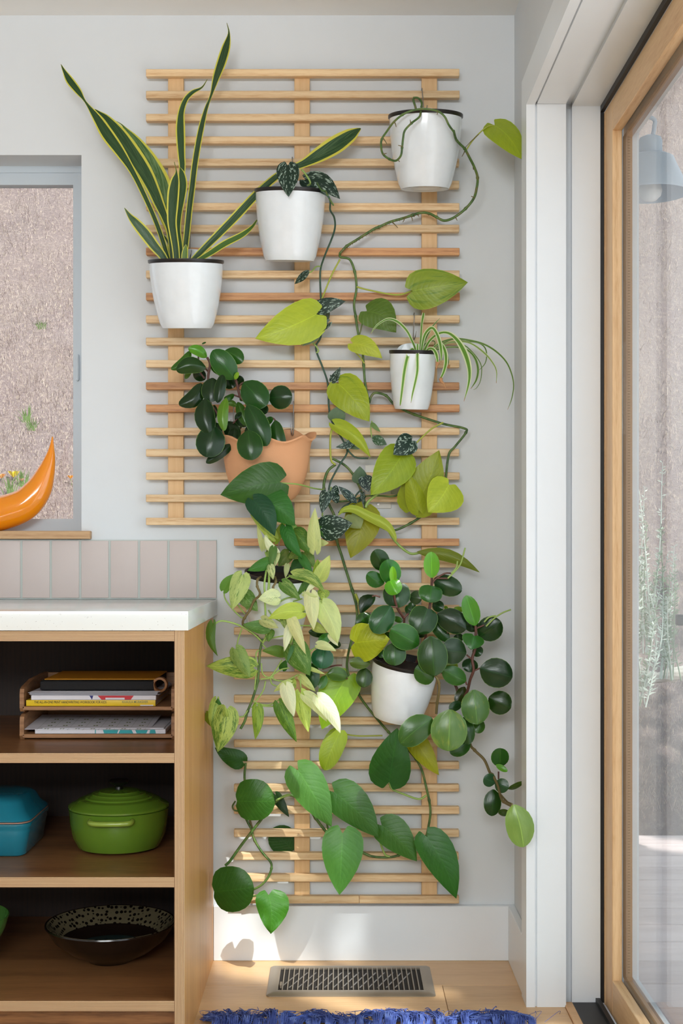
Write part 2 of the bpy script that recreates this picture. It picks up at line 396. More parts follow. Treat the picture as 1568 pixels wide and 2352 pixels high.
def m_counter():
    t = NT('speckled_quartz'); v = t.obj(); vo = t.n('ShaderNodeTexVoronoi'); t.set(vo.inputs['Vector'], v); vo.inputs['Scale'].default_value = 260
    sp = t.math('LESS_THAN', vo.outputs['Distance'], .17); sel = t.math('GREATER_THAN', t.noise(v, 90, 2), .58)
    t.col(t.mix(t.math('MULTIPLY', t.math('MULTIPLY', sp, sel), .75), lin((229, 232, 230)), lin((140, 138, 130)))); return t.p(Roughness=.12)
MCOUNT = m_counter()

# ------------------------------------------------------------------ the setting
XR = .4436; ZC = 2.397
def st(o): o['kind'] = 'structure'; return o
WX, WZ0, WZ1 = -.656, 1.087, 2.042
wb = bmesh.new()
for b in ((-3.2, -1.7, 0, .14, -.1, ZC+.1), (WX, .64, 0, .14, -.1, ZC+.1), (-1.7, WX, 0, .14, -.1, WZ0-.021), (-1.7, WX, 0, .14, WZ1, ZC+.1)): bmbox(wb, *b)
st(bm_out('wall_back', wb, MW))
st(boxes('wall_left', [(-3.35, -3.2, -5.6, .14, -.1, ZC+.1)], MW))
# right wall: stub beside the corner, head above the sliding door, rest of the wall beyond it
st(boxes('wall_right', [(XR, .64, -.315, 0, -.1, ZC+.1), (XR, .64, -3.1, -.315, 2.07, ZC+.1), (XR, .64, -5.6, -3.1, -.1, ZC+.1)], MW))
st(boxes('wall_rear', [(-3.2, -1.5, -5.6, -5.45, -.1, ZC+.1), (-.55, -.45, -5.6, -5.45, -.1, ZC+.1), (.35, XR, -5.6, -5.45, -.1, ZC+.1),
     (-1.5, -.55, -5.6, -5.45, -.1, 1.3), (-.45, .35, -5.6, -5.45, -.1, 1.3), (-1.5, -.55, -5.6, -5.45, 2.34, ZC+.1), (-.45, .35, -5.6, -5.45, 2.34, ZC+.1)], MW))
st(boxes('ceiling', [(-3.35, .64, -5.6, .14, ZC, ZC+.1)], MCEIL))
# floor slab and its planks
fl = st(boxes('floor', [(-3.2, .595, -5.6, 0, -.12, -.012)], MFLOOR))
rows = [(-.002, -.205), (-.206, -.4065)]+[(-.4075-.2*k, -.4065-.2*(k+1)) for k in range(25)]
for i, (ya, yb) in enumerate(rows):
    xs = {0: [-1.9, .512], 1: [-1.3, .2447, .512]}.get(i, [-3.2, -1.7+.35*(i % 4), -.1+.22*(i % 3), .512])
    if i < 2: xs = [-3.2]+xs
    for a, b in zip(xs, xs[1:]):
        box('plank', a+.0006, b-.0006, ya, yb, -.012, 0, MFLOOR, fl, .0006)
# door surround
def frame_bits(name, lst): return st(boxes(name, lst, MWR))
YJ, YS, YD = -.36, -.333, -.321
frame_bits('trim_1', [(XR-.020, XR, YJ, YJ+.078, 0, 2.129), (XR-.020, XR, -3.1, YJ, 2.051, 2.129)])             # casing
frame_bits('trim_2', [(.448, .514, YJ+.001, -.315, 0, 2.0525), (.448, .514, -3.1, YJ, 2.0525, 2.07), (.4436, .448, YJ+.006, -.3155, 0, 2.058), (.4436, .448, -3.1, YJ, 2.058, 2.07),
     (.514, .532, -.3149, -.300, 0, 2.07), (.514, .532, -3.1, -.31, 2.066, 2.071)])
frame_bits('trim_3', [(.532, .597, YS, -.30, 0, 2.056), (.532, .597, -3.1, YS, 2.056, 2.072)])
st(box('baseboard_back', -.3195, XR, -.018, 0, 0, .1385, MWR, None, .0015))
st(box('baseboard_right', XR-.018, XR, YJ+.0785, -.018, 0, .1385, MWR, None, .0015))
# sliding door
d1 = thing('door_1', 'wood framed sliding glass door to the deck', None, (.62, -1.6, 0), kind='structure')
boxes('gasket', [(.597, .6055, -.331, -.28, .0, 2.056), (.597, .606, -2.9, -.331, 2.0425, 2.056)], MBLACK, d1)
box('stile', .606, .628, -.424, YD, .0, 2.042, MFIRV, d1, .0012)
box('stile', .606, .628, -2.35, -2.25, .0, 2.042, MFIRV, d1, .0012)
box('head_rail', .6062, .6282, -2.25, -.4242, 1.972, 2.042, MFIRH, d1, .0012)
box('bottom_rail', .6062, .6282, -2.25, -.4242, .0, .081, MFIRH, d1, .0012)
boxes('glazing_bead', [(.6045, .6058, -.3445, -.343, 0.0, 2.04)], MFIRV, d1)
boxes('spacer', [(.6345, .6485, -.432, -.4, .09, 1.965), (.6345, .6485, -2.3, -.4, 1.955, 1.965), (.6345, .6485, -2.3, -.4, .082, .092)], MSPC, d1)
boxes('cladding', [(.6485, .664, -.428, -.34, .0, 2.04), (.6485, .664, -2.35, -.428, 1.965, 2.04), (.6485, .664, -2.35, -.428, .0, .085), (.6485, .664, -2.35, -2.27, 0, 2.04)], MALU, d1)
box('pane', .6285, .6335, -2.26, -.415, .07, 1.98, MGD, d1)
rng = bmesh.new()
for k in range(300):
    z = .1+k*.0062; bmbox(rng, .6385, .6435, -.4325, -.4318, z, z+.0022)
o = bm_out('spacer_perforation', rng, MBLACK, d1); o['kind'] = 'stuff'
st(box('trim_4', .512, .532, -3.1, -.337, -.012, .005, MSILL, None, .002))
th = boxes('trim_5', [(.532, .597, -3.1, YS, -.03, .002), (.586, .596, -3.1, YS, .002, .012)], MBLACK); st(th)
# left window
w1 = thing('window_1', 'white framed window onto the dry hillside', None, (-1.2, .1, 1.5), kind='structure')
boxes('window_frame', [(-1.7, WX, .098, .13, WZ1-.017, WZ1), (-1.7, WX, .102, .135, WZ1-.048, WZ1-.017), (WX-.041, WX, .100, .135, WZ0, WZ1-.017), (-1.7, -1.66, .1, .135, WZ0, WZ1)], MVIN, w1)
boxes('sill_rail', [(-1.7, WX, .098, .135, WZ0, WZ0+.033)], MVIN, w1)
bm = bmesh.new(); bmbox(bm, WX-.032, WX-.025, .090, .1005, 1.48, 1.55); bmesh.ops.bevel(bm, geom=list(bm.edges), offset=.002, segments=2, affect='EDGES')
bm_out('window_latch', bm, MVIN, w1)
box('pane', -1.67, WX-.038, .116, .120, WZ0+.03, WZ1-.045, MGL, w1)
st(box('trim_6', -1.72, -.630, -.022, .098, 1.0665, 1.0868, MSILL, None, .0015))

# backsplash
bs = thing('backsplash', None, None, (-.8, -.004, .914), kind='structure')
box('grout_bed', -1.7, -.312, -.0052, 0, .914, 1.0645, MGROUT, bs)
xj = [455+67.4*(-k) for k in range(0, 18)]
edges = [499.0]+xj
for a, b in zip(edges[1:], edges[:-1]):
    xa, xb = (a+2.6-VX)/904+.0, (b-2.6-VX)/904
    if b == 499.0: xb = -.3125
    if xb > -1.7: box('tile', max(xa, -1.7), xb, -.0085, -.002, .917, 1.062, MTILE, bs, .0012, 2)

# counter and cabinet
ct = box('worktop', -1.75, -.3105, -.655, -.0087, .8735, .9135, MCOUNT, None, .0015, 2)
tag(ct, 'white speckled quartz worktop on the plywood shelf cabinet', 'worktop')
YF = -.648
cb = thing('shelf_cabinet', 'open plywood shelf cabinet with layered edges under the white worktop', 'cabinet', (-.9, -.33, 0))
box('side_panel', -.3400, -.3195, YF+.003, -.0186, 0, .8733, MCABV, cb); box('side_edge', -.3400, -.3195, YF, YF+.003, 0, .8733, MPLYV, cb)
box('side_panel', -1.75, -1.73, YF, -.002, 0, .8733, MCABV, cb)
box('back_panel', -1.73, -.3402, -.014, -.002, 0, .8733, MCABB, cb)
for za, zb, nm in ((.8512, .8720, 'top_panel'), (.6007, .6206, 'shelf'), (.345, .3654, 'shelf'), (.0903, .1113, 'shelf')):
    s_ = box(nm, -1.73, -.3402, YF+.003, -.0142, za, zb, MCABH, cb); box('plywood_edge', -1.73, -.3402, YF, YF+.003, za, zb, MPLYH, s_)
box('toe_kick', -1.73, -.3402, YF+.04, YF+.05, 0, .0902, MCABH, cb)

# trellis
tr = thing('trellis', 'tall pine slat trellis mounted on the wall between window and door', 'trellis', (0, -.019, .1))
for x, z0, z1 in (((404), 1205, 157), (693.5, 2066, 157), (985.5, 2066, 157)):
    X = (x-VX)/904*.996; hw = .0195
    box('batten', X-hw, X+hw, -.0190, -.0002, HC+(VY-z0)/904, HC+(VY-z1)/904-.018, MBAT, tr, .001)
up = [165, 215, 268, 320, 371, 422, 473, 523, 576, 628, 679, 731, 782, 834, 885, 936, 989, 1038, 1092, 1143, 1196]
lo = [1244, 1296, 1348, 1399, 1450, 1501, 1553, 1606, 1657, 1709, 1759, 1811, 1862, 1915, 1968, 2018]
dark = {679: 1, 885: 1, 936: .5, 576: .6, 1244: .7}
for y in up+lo:
    c = W(0, y, .038).z-.0015*(1 if y < VY else -.6)
    x0, x1 = (-.4868, .3008) if y in up else (-.2658, .2997)
    x1 += random.uniform(-.0008, .0008); tl = random.uniform(-.0012, .0012)
    m = MPINE2 if y in dark else MPINE
    M = Matrix.Translation((0, 0, c)) @ Matrix.Rotation(tl, 4, 'Y')
    s_ = box('slat', x0, x1, -.038, -.0192, -.0092, .0092, m, tr, .0012, 1, M)
    if y in dark: s_['label'] = 'darker reddish slat'
c = W(0, 2067, .038).z
box('slat', -.2658, .0483, -.038, -.0192, c-.0093, c+.0093, MPINE, tr, .0012); box('slat', .0488, .2997, -.038, -.0192, c-.0093, c+.0093, MPINE, tr, .0012)

# wall plates behind the trellis
for (px0, py0, px1, py1, lb, nm) in ((838, 1068, 898, 1168, 'pale double switch plate on the wall behind the upper lime leaves', 'switch_plate'), (772, 1478, 834, 1572, 'white outlet plate on the wall behind the lower trellis slats', 'outlet_plate')):
    a, b = W(px0, py0), W(px1, py1); e = thing(nm, lb, 'wall plate', ((a.x+b.x)/2, -.002, (a.z+b.z)/2))
    box('cover', a.x, b.x, -.006, -.0004, b.z, a.z, MPLATE, e, .002, 2)
    for xx in (.3, .7):
        X = a.x+(b.x-a.x)*xx
        box('rocker' if nm == 'switch_plate' else 'socket', X-.006, X+.006, -.009, -.0055, (a.z+b.z)/2-.018, (a.z+b.z)/2+.018, MPLATE, e, .001)
    lathe('screw', [(.0001, -.0008), (.003, -.0008), (.003, .0008), (.0001, .0008)], ((a.x+b.x)/2, -.0068, b.z+.011), MWIRE, e, 12, Matrix.Rotation(math.pi/2, 3, 'X'))

# floor register
A, B = Vector((W(0, 2221).x, 0, 0)), None
def fxy(px, py): d = HC*FPX/(py-VY); return ((px-VX)*d/FPX, d-DC)
x0, ya = fxy(622, 2221); x1, _ = fxy(986, 2221); _, yb = fxy(612, 2290)
ve = thing('floor_register', 'bronze metal floor register with narrow slats in the oak floor', 'vent', ((x0+x1)/2, (ya+yb)/2, 0))
bm = bmesh.new(); mx, my = .026, .026
xi0, xi1, yi0, yi1 = x0+mx, x1-mx, yb+.036, ya-.022
outer = [(x0, yb), (x1, yb), (x1, ya), (x0, ya)]; inner = [(xi0, yi0), (xi1, yi0), (xi1, yi1), (xi0, yi1)]
def rr(q, r, z, n=5):
    xs = sorted({p[0] for p in q}); ys = sorted({p[1] for p in q}); out = []
    for cx, cy, a0 in ((xs[0]+r, ys[0]+r, 180), (xs[1]-r, ys[0]+r, 270), (xs[1]-r, ys[1]-r, 0), (xs[0]+r, ys[1]-r, 90)):
        for k in range(n+1):
            a = math.radians(a0+90*k/n); out.append((cx+r*math.cos(a), cy+r*math.sin(a), z))
    return out
rings = [rr(outer, .009, .0003), rr(outer, .009, .002), rr([(x0+.006, yb+.006), (x1-.006, yb+.006), (x1-.006, ya-.006), (x0+.006, ya-.006)], .005, .005),
         rr([(p[0]-.004*(1 if p[0] < 0 else -1), p[1]-.004*(1 if p[1] < -.15 else -1)) for p in inner], .003, .0055), rr(inner, .0005, .0045), rr(inner, .0005, -.010)]
V = [p for r in rings for p in r]; n_ = len(rings[0]); F = [(i*n_+k, i*n_+(k+1) % n_, (i+1)*n_+(k+1) % n_, (i+1)*n_+k) for i in range(len(rings)-1) for k in range(n_)]
mk('frame', V, F, MVENT, ve, smooth=True, auto=50)
box('dark_box', xi0, xi1, yi0, yi1, .0002, .0006, MVENTD, ve)
ns = 28
for k in range(ns):
    X = xi0+.004+(xi1-xi0-.008)*(k+.5)/ns
    M = Matrix.Translation((X, 0, .0042)) @ Matrix.Rotation(.25, 4, 'Y')
    box('louver', -.0013, .0013, yi0-.001, yi1+.001, -.0022, .001, MVENT, ve, 0, 1, M)
for k in range(14):
    X = xi0+.015+(xi1-xi0-.05)*k/14
    M = Matrix.Translation((X+.01, (yi0+yi1)/2, .0011)) @ Matrix.Rotation(-.35, 4, 'Z')
    box('damper_blade', -.0018, .0018, -.06, .06, -.0003, .0002, MWIRE, ve, 0, 1, M)
box('lever', xi0+.003, xi0+.008, yi0+.02, yi0+.045, .001, .010, MVENT, ve, .001)

# fringed rug
MRUG = m_paint('rug_weave', (196, 198, 178), .95, .15, 1); MFR = m_simple('blue_yarn', (66, 84, 150), .85)
def m_yarn():
    t = NT('blue_yarn_mix'); v = t.obj(); n = t.noise(v, 60, 2)
    t.col(t.ramp(n, [(.3, lin((40, 56, 118))), (.55, lin((74, 94, 164))), (.75, lin((120, 142, 200)))])); return t.p(Roughness=.9)
MFR = m_yarn()
rx0, ry = fxy(482, 2362); rx1, _ = fxy(1226, 2350)
rg = thing('fringed_rug', 'pale woven rug with a dark blue yarn fringe on the oak floor', 'rug', ((rx0+rx1)/2, ry-.3, 0))
box('woven_body', rx0, rx1, ry-1.1, ry, .0005, .009, MRUG, rg, .003, 2)
V, F = [], []
for tt in range(38):
    cx = rx0+(rx1-rx0)*(tt+.5+random.uniform(-.3, .3))/38; lean = random.uniform(-.045, .045); top = .026*random.uniform(.4, 1.3); ln = random.uniform(.045, .10)
    if random.random() < .15: ln *= .7
    for s_ in range(34):
        a = cx+random.gauss(0, .004); e = cx+lean+random.gauss(0, .010); q = random.uniform(.6, 1.12)*ln
        P = [(a, ry-.01, .008), (a+random.gauss(0, .003), ry+.008, top*random.uniform(.6, 1.1)), ((a+e)/2+random.gauss(0, .006), ry+q*.55, top*random.uniform(.5, .9)), (e+random.gauss(0, .005), ry+q*.85, random.uniform(.004, .016)), (e+random.gauss(0, .008), ry+q, random.uniform(.001, .01))]
        v, f = tube([Vector(p) for p in P], [.0011]*4+[.0005], 3, 3); b = len(V); V += v; F += [tuple(i+b for i in k) for k in f]
for k in range(40):
    a = random.uniform(rx0, rx1+.02); P = [(a, ry+.01, .01), (a+random.gauss(0, .02), ry+.05, .02), (a+random.gauss(0, .03), ry+random.uniform(.07, .1), .003)]
    v, f = tube([Vector(p) for p in P], .0005, 3, 4); b = len(V); V += v; F += [tuple(i+b for i in k2) for k2 in f]
tag(mk('fringe', V, F, MFR, rg), 'dark blue yarn fringe', None, None, 'stuff')

# ------------------------------------------------------------------ outdoors
def m_hill():
    t = NT('dry_grass_ground'); v = t.obj()
    a = t.noise(v, 2.2, 5); b = t.noise(t.mapping(v, (24, 10, 24)), 3, 5, .7); c = t.noise(v, 42, 4, .7)
    x = t.mix(a, lin((122, 106, 108)), lin((160, 146, 136))); x = t.mix(t.math('MULTIPLY', b, .6), x, lin((92, 76, 74)))
    x = t.mix(t.math('MULTIPLY', t.math('SUBTRACT', c, .52), 4, clamp=True), x, lin((176, 160, 146))); t.col(x)
    t.bump(c, .8, .02); return t.p(Roughness=.95)
MHILL = m_hill()
def hillz(x, y):
    g = max(0, y-1.78); z = -.06+g*.84
    z += .04*math.sin(x*3.1+y*2.3)+.03*math.sin(x*7.3-y*4.9)
    return z if g > 0 else -.12
V, F = [], []; nx, ny = 130, 110
for j in range(ny+1):
    for i in range(nx+1):
        x = -7+14*i/nx; y = .5+13*j/ny; V.append((x, y, hillz(x, y)+random.uniform(-.012, .012)))
F = [(j*(nx+1)+i, j*(nx+1)+i+1, (j+1)*(nx+1)+i+1, (j+1)*(nx+1)+i) for j in range(ny) for i in range(nx)]
st(tag(mk('hillside', V, F, MHILL, None, smooth=True)))
def blades(name, regs, mat, label, cat):
    V, F = [], []
    for (n, xa, xb, ya, yb, h, w) in regs:
        for _ in range(n):
            y = random.uniform(ya, yb); x = random.uniform(xa, xb)*(y+DC); z = hillz(x, y)-.01; an = random.uniform(0, 6.28); L = h*random.uniform(.4, 1.3)
            lx, ly = math.cos(an)*L*random.uniform(.3, 1), math.sin(an)*L*.5-L*.25; b = len(V); ww = w*random.uniform(.5, 1)
            q = random.uniform(0, 3.14); ux, uz = math.cos(q)*ww, math.sin(q)*ww*.5
            kz = random.uniform(.1, .8); V += [(x-ux, y, z-uz), (x+ux, y, z+uz), (x+lx*.5+ux*.8, y+ly*.5, z+.02+L*kz*.7+uz), (x+lx*.5-ux*.8, y+ly*.5, z+.02+L*kz*.7), (x+lx, y+ly, z+.02+L*kz*.8)]
            F += [(b, b+1, b+2, b+3), (b+3, b+2, b+4)]
    o = mk(name, V, F, mat); tag(o, label, cat, None, 'stuff'); return o
LR = lambda n, h, w: [(n, -.30, -.18, 1.8, 3.2, h, w), (n, -.30, -.18, 3.2, 5.0, h*1.2, w*1.2), (int(n*.7), -.30, -.18, 5.0, 8.0, h*1.5, w*1.4), (n, .20, .36, 1.8, 3.6, h, w), (n, .20, .36, 3.6, 7, h*1.4, w*1.4), (n//2, .20, .36, 7, 11, h*2, w*2)]
def m_straw():
    t = NT('straw'); t.col(t.ramp(t.noise(t.obj(), 55, 2), [(.35, lin((150, 130, 118))), (.5, lin((180, 162, 160))), (.62, lin((216, 200, 178)))])); return t.p(Roughness=.9)
MGR = m_straw()
blades('dry_grass', LR(4200, .075, .0012)+LR(5200, .05, .0016), MGR, 'pale straw and mauve dry grass matted over the hillside', 'grass')
MGG = m_simple('fresh_grass', (122, 152, 84), .7)
def hpt(px, py):
    "point on the hill seen at this pixel"
    d = Vector(((px-VX)/FPX, 1, (VY-py)/FPX)); t = 5.0
    while t < 11:
        p = Vector((0, -DC, HC))+d*t
        if p.z < hillz(p.x, p.y): break
        t += .01
    return p
for px, py, h in ((22, 1140, .10), (52, 1120, .09), (62, 975, .10), (76, 990, .07), (95, 755, .05)):
    p = hpt(px, py); V, F = [], []
    for k in range(22):
        x = p.x+random.gauss(0, .012); L = h*random.uniform(.6, 1.2); e = random.gauss(0, .03); b = len(V); w = .0022
        V += [(x-w, p.y, p.z-.02), (x+w, p.y, p.z-.02), (x+e*.5+w, p.y-.01, p.z+L*.6), (x+e*.5-w, p.y-.01, p.z+L*.6), (x+e, p.y-.02, p.z+L)]; F += [(b, b+1, b+2, b+3), (b+3, b+2, b+4)]
    tag(mk('grass_tuft', V, F, MGG), {22: 'green grass tuft by the orange poppy', 52: 'green grass tuft under the yellow poppy', 62: 'taller green tuft high above the poppies', 76: 'short green tuft beside the taller one', 95: 'small grey-green tuft high on the hillside'}[px], 'grass tuft')
for px, py, r, c, lb in ((38, 1092, .024, (250, 214, 40), 'large yellow poppy outside the window'), (10, 1096, .018, (238, 160, 90), 'pale orange poppy left of the yellow one'), (167, 1098, .013, (246, 160, 50), 'small orange poppy near the window frame'), (56, 1104, .011, (236, 170, 140), 'small pink-orange bloom right of the yellow poppy')):
    p = hpt(px, py)+Vector((0, -.06, .0)); e = thing('poppy', lb, 'flower', (p.x, p.y, p.z-.05)); mt = m_simple('petal', c, .6)
    for k in range(5):
        a = k*1.257+.3; V = [(0, 0, -.6*r)]; uvx = []
        for i in range(1, 4):
            for s_ in (-1, 0, 1):
                aa = a+s_*.55*(.6 if i == 3 else 1); q = r*(.35+.3*i)*(1.06 if s_ == 0 else 1); V.append((math.cos(aa)*q, math.sin(aa)*q*.6, -.5*r+i*.42*r))
        F = [(0, 1, 2), (0, 2, 3), (1, 4, 5, 2), (2, 5, 6, 3), (4, 7, 8, 5), (5, 8, 9, 6)]
        mk('petal', [Vector(v)+p for v in V], F, mt, e, smooth=True)
    tubes('stem', [([p+Vector((0, 0, -.5*r)), p+Vector((.004, .01, -.03)), p+Vector((0, .03, -.08))], .0016)], MGG, e)

# house eave; unseen upper storey, side block and trees added to block sun
MSID = m_paint('house_siding', (170, 176, 178), .8)
st(boxes('roof_and_sun_blocks', [(-3.6, .95, -5.9, .35, 2.62, 2.72), (-3.35, .64, -5.6, .15, 2.72, 4.6), (.64, 1.8, -.35, .35, 2.74, 5.2)], MSID))  # unseen upper storey and side block added to shade the hillside
def m_foliage():
    t = NT('shade_tree_foliage'); t.col(t.mix(t.noise(t.obj(), 3), lin((60, 96, 44)), lin((116, 146, 72)))); return t.p(Roughness=.6)
MFOL = m_foliage()
def tree(p, s_, zc, r, vz, n, lb):  # unseen tree added as a sun blocker, crown shaped to leave a lit gap
    x, y = .664*s_+.747*p, -.747*s_+.664*p
    e = thing('added_shade_tree', lb, 'tree', (x, y, -.26)); V, F = [], []
    for _ in range(n):
        a_ = random.uniform(-r, r); b_ = random.uniform(-.6, .6)*math.sqrt(1-.6*(a_/r)**2); c = Vector((x+.747*a_+.664*b_, y+.664*a_-.747*b_, zc+random.uniform(-vz, vz)*math.sqrt(1.3-(a_/r)**2)))
        u = Vector((random.gauss(0, 1), random.gauss(0, 1), random.gauss(0, 1))).normalized(); w = u.cross(Vector((.3, .5, .8))).normalized(); q = random.uniform(.05, .09); b = len(V)
        V += [c-u*q, c+w*q*.45, c+u*q, c-w*q*.45]; F += [(b, b+1, b+2, b+3)]
    tag(mk('foliage', V, F, MFOL, e), None, None, None, 'stuff')
    tubes('trunk', [([Vector((x+.1, y, -.26)), Vector((x-.05, y, zc*.5)), Vector((x, y, zc))], [.09, .07, .03])], MVINEB, e)
tree(.94, 5.0, 6.3, .90, 1.9, 11000, 'added unseen leafy tree that shades the deck, nearest the house corner')
tree(-1.25, 5.2, 6.3, .97, 1.9, 9000, 'added unseen leafy tree keeping sun off the cabinet side, behind the viewer')
tree(-.04, 5.6, 6.9, .10, 1.9, 190, 'added unseen sapling dappling the sun between the two leafy shade trees')
tree(2.9, 4.0, 5.2, .85, 1.2, 2600, 'added unseen thin-crowned tree that shades the right hillside')

# deck
MDECK = m_wood('deck_boards', (214, 198, 194), (182, 164, 160), 'X', .6, .6, .8, .05)
dk = thing('deck', None, None, (1.8, .2, -.06), kind='structure')
ys = [fxy(0, y)[1] for y in (1918, 1940.6, 1965, 1991.7, 2021, 2053.5, 2086, 2123, 2163, 2207.6, 2259, 2315)]
dy = [(v+DC)*(HC+.055)/HC-DC for v in ys]
while dy[-1] > -3: dy.append(dy[-1]-.172)
for a, b in zip(dy[1:], dy[:-1]): box('deck_board', .665, 3.6, a+.0035, b-.0035, -.085, -.055, MDECK, dk, .003)
box('deck_joist', .67, 3.6, -3.1, dy[0]-.01, -.14, -.09, MVENTD, dk)
st(boxes('ground', [(-12, 12, -12, .6, -.32, -.26), (-12, 12, .5, 1.8, -.2, -.13)], m_paint('bare_earth', (150, 136, 120), .95, .15, 1)))
# boulders behind the deck
MROCK = m_paint('grey_rock', (172, 172, 160), .9, .16, 1)
def rock(px, py, d, rx, rz, lb):
    p = W(px, py, DC-d); bm = bmesh.new(); bmesh.ops.create_icosphere(bm, subdivisions=4, radius=1)
    ph = random.uniform(0, 9)
    for v in bm.verts:
        c = v.co; k = 1+.10*math.sin(c.x*4+ph)+.09*math.sin(c.z*5+c.y*3+ph)+.04*math.sin(c.x*13+c.z*11)
        v.co = Vector((c.x*rx*k, c.y*rx*.7*k, c.z*rz*k))+p
    tag(bm_out('boulder', bm, MROCK, None, smooth=True), lb, 'rock')
rock(1500, 1810, 5.75, .22, .30, 'grey boulder at the far end of the deck, nearest the door frame')
rock(1700, 1760, 6.35, .34, .40, 'larger grey boulder at the right edge behind the deck')
p0, p1, p2, p3 = W(1462, 1528, DC-5.6), W(1500, 1556, DC-5.55), W(1540, 1550, DC-5.5), W(1610, 1535, DC-5.5)
lg = mk('driftwood_log', *tube([p0, p1, p2, p3], [.012, .02, .026, .03], 9, 5, 1), m_wood('bleached_wood', (226, 220, 206), (180, 170, 154), 'X', .9), smooth=True)
tag(lg, 'bleached branch lying on the boulders beyond the glass door', 'log')
# silver rosemary shrubs
MROS = m_simple('silver_foliage', (218, 230, 216), .55); MROS2 = m_simple('grey_green_foliage', (150, 172, 140), .6)
def shrub(px, py0, py1, d, n, spread, lb):
    base = W(px, py1, DC-d); e = thing('rosemary_shrub', lb, 'shrub', base)
    for s_ in range(n):
        H_ = (py1-py0)*d/FPX*random.uniform(.45, 1.0); lx = random.gauss(0, spread)
        P = [base+Vector((random.gauss(0, .02), random.gauss(0, .03), 0)), base+Vector((lx*.6, random.gauss(0, .04), H_*.5)), base+Vector((lx, random.gauss(0, .05), H_))]
        Q = crom(P, 10); V, F = [], []
        v, f = tube(P, [.003, .0022, .001], 4, 5); V += v; F += f
        for q_ in range(56):
            k = random.uniform(.12, 1)*(len(Q)-1); i = min(int(k), len(Q)-2); q = Q[i].lerp(Q[i+1], k-i); an = random.uniform(0, 6.28); L = random.uniform(.018, .034)*(1.15-.5*k/len(Q))
            dr = Vector((math.cos(an), math.sin(an)*.8, random.uniform(.1, .9))).normalized(); sd = dr.cross(Vector((0, 1, .2))).normalized()*.0028; b = len(V)
            V += [q, q+dr*L*.5+sd, q+dr*L, q+dr*L*.5-sd]; F += [(b, b+1, b+2, b+3)]
        mk('branch', V, F, MROS if s_ % 3 else MROS2, e)
shrub(1484, 1060, 1500, 5.35, 10, .05, 'silvery rosemary-like shrub close to the door frame, tallest of three')
shrub(1535, 1190, 1560, 5.3, 10, .06, 'silvery shrub in the middle of the glass, shorter than the one by the frame')
shrub(1470, 1330, 1620, 5.15, 9, .04, 'low silvery shrub at the foot of the tallest one')
# gooseneck deck lamp
MLAMP = m_simple('pale_blue_enamel', (196, 208, 220), .4); MLAMPI = m_simple('white_enamel', (236, 240, 240), .4)
L0 = 3.42; lc = W(1493, 0, DC-L0).x; lz = lambda y: HC+(VY-y)*L0/FPX; ly = L0-DC
gl = thing('deck_wall_lamp', 'pale blue barn lamp on a gooseneck arm outside the glass door', 'lamp', (lc, ly, lz(310)))
u = L0/FPX
prof = [(.5, 311), (14, 312), (24, 317), (27, 325), (27, 352), (25, 355), (38, 356), (53, 364), (56, 372), (87, 440), (86, 446), (83, 442), (52, 375), (22, 362), (.5, 360)]
lathe('shade', [(r*u, lz(y)) for r, y in prof], (lc, ly, 0), MLAMP, gl, 48)
lathe('bulb', [(.5*u, lz(463)), (14*u, lz(460)), (24*u, lz(450)), (27*u, lz(438)), (24*u, lz(424)), (12*u, lz(405)), (12*u, lz(380)), (.5*u, lz(378))], (lc, ly, 0), MLAMPI, gl, 32)
gp = [(.675, lz(296)), (.705, lz(274)), ((lc+.675)/2+.005, lz(262)), (lc+.006, lz(272)), (lc+.010, lz(292)), (lc+.006, lz(312))]
tubes('gooseneck_arm', [([Vector((x, ly, z)) for x, z in gp], .0055)], MLAMP, gl, 10)
lathe('wall_flange', [(.0001, 0), (.03, 0), (.028, .008), (.0001, .009)], (.668, ly, lz(296)), MLAMP, gl, 24, Matrix.Rotation(math.pi/2, 3, 'Y'))
st(boxes('wall_outside', [(.6401, .668, -.27, .30, -.2, 3.0)], m_paint('exterior_siding', (168, 178, 184), .7)))
# black handrail end on its post
hp = W(1553, 1424, DC-4.4); hr = thing('deck_handrail', 'end of a black metal handrail beyond the glass at the right edge', 'handrail', (hp.x+.3, hp.y, -.055))
box('rail', hp.x, hp.x+.5, hp.y-.02, hp.y+.02, hp.z-.018, hp.z+.018, MBLACK, hr, .005, 2); box('post', hp.x+.38, hp.x+.42, hp.y-.018, hp.y+.018, -.055, hp.z-.0181, MBLACK, hr, .003)

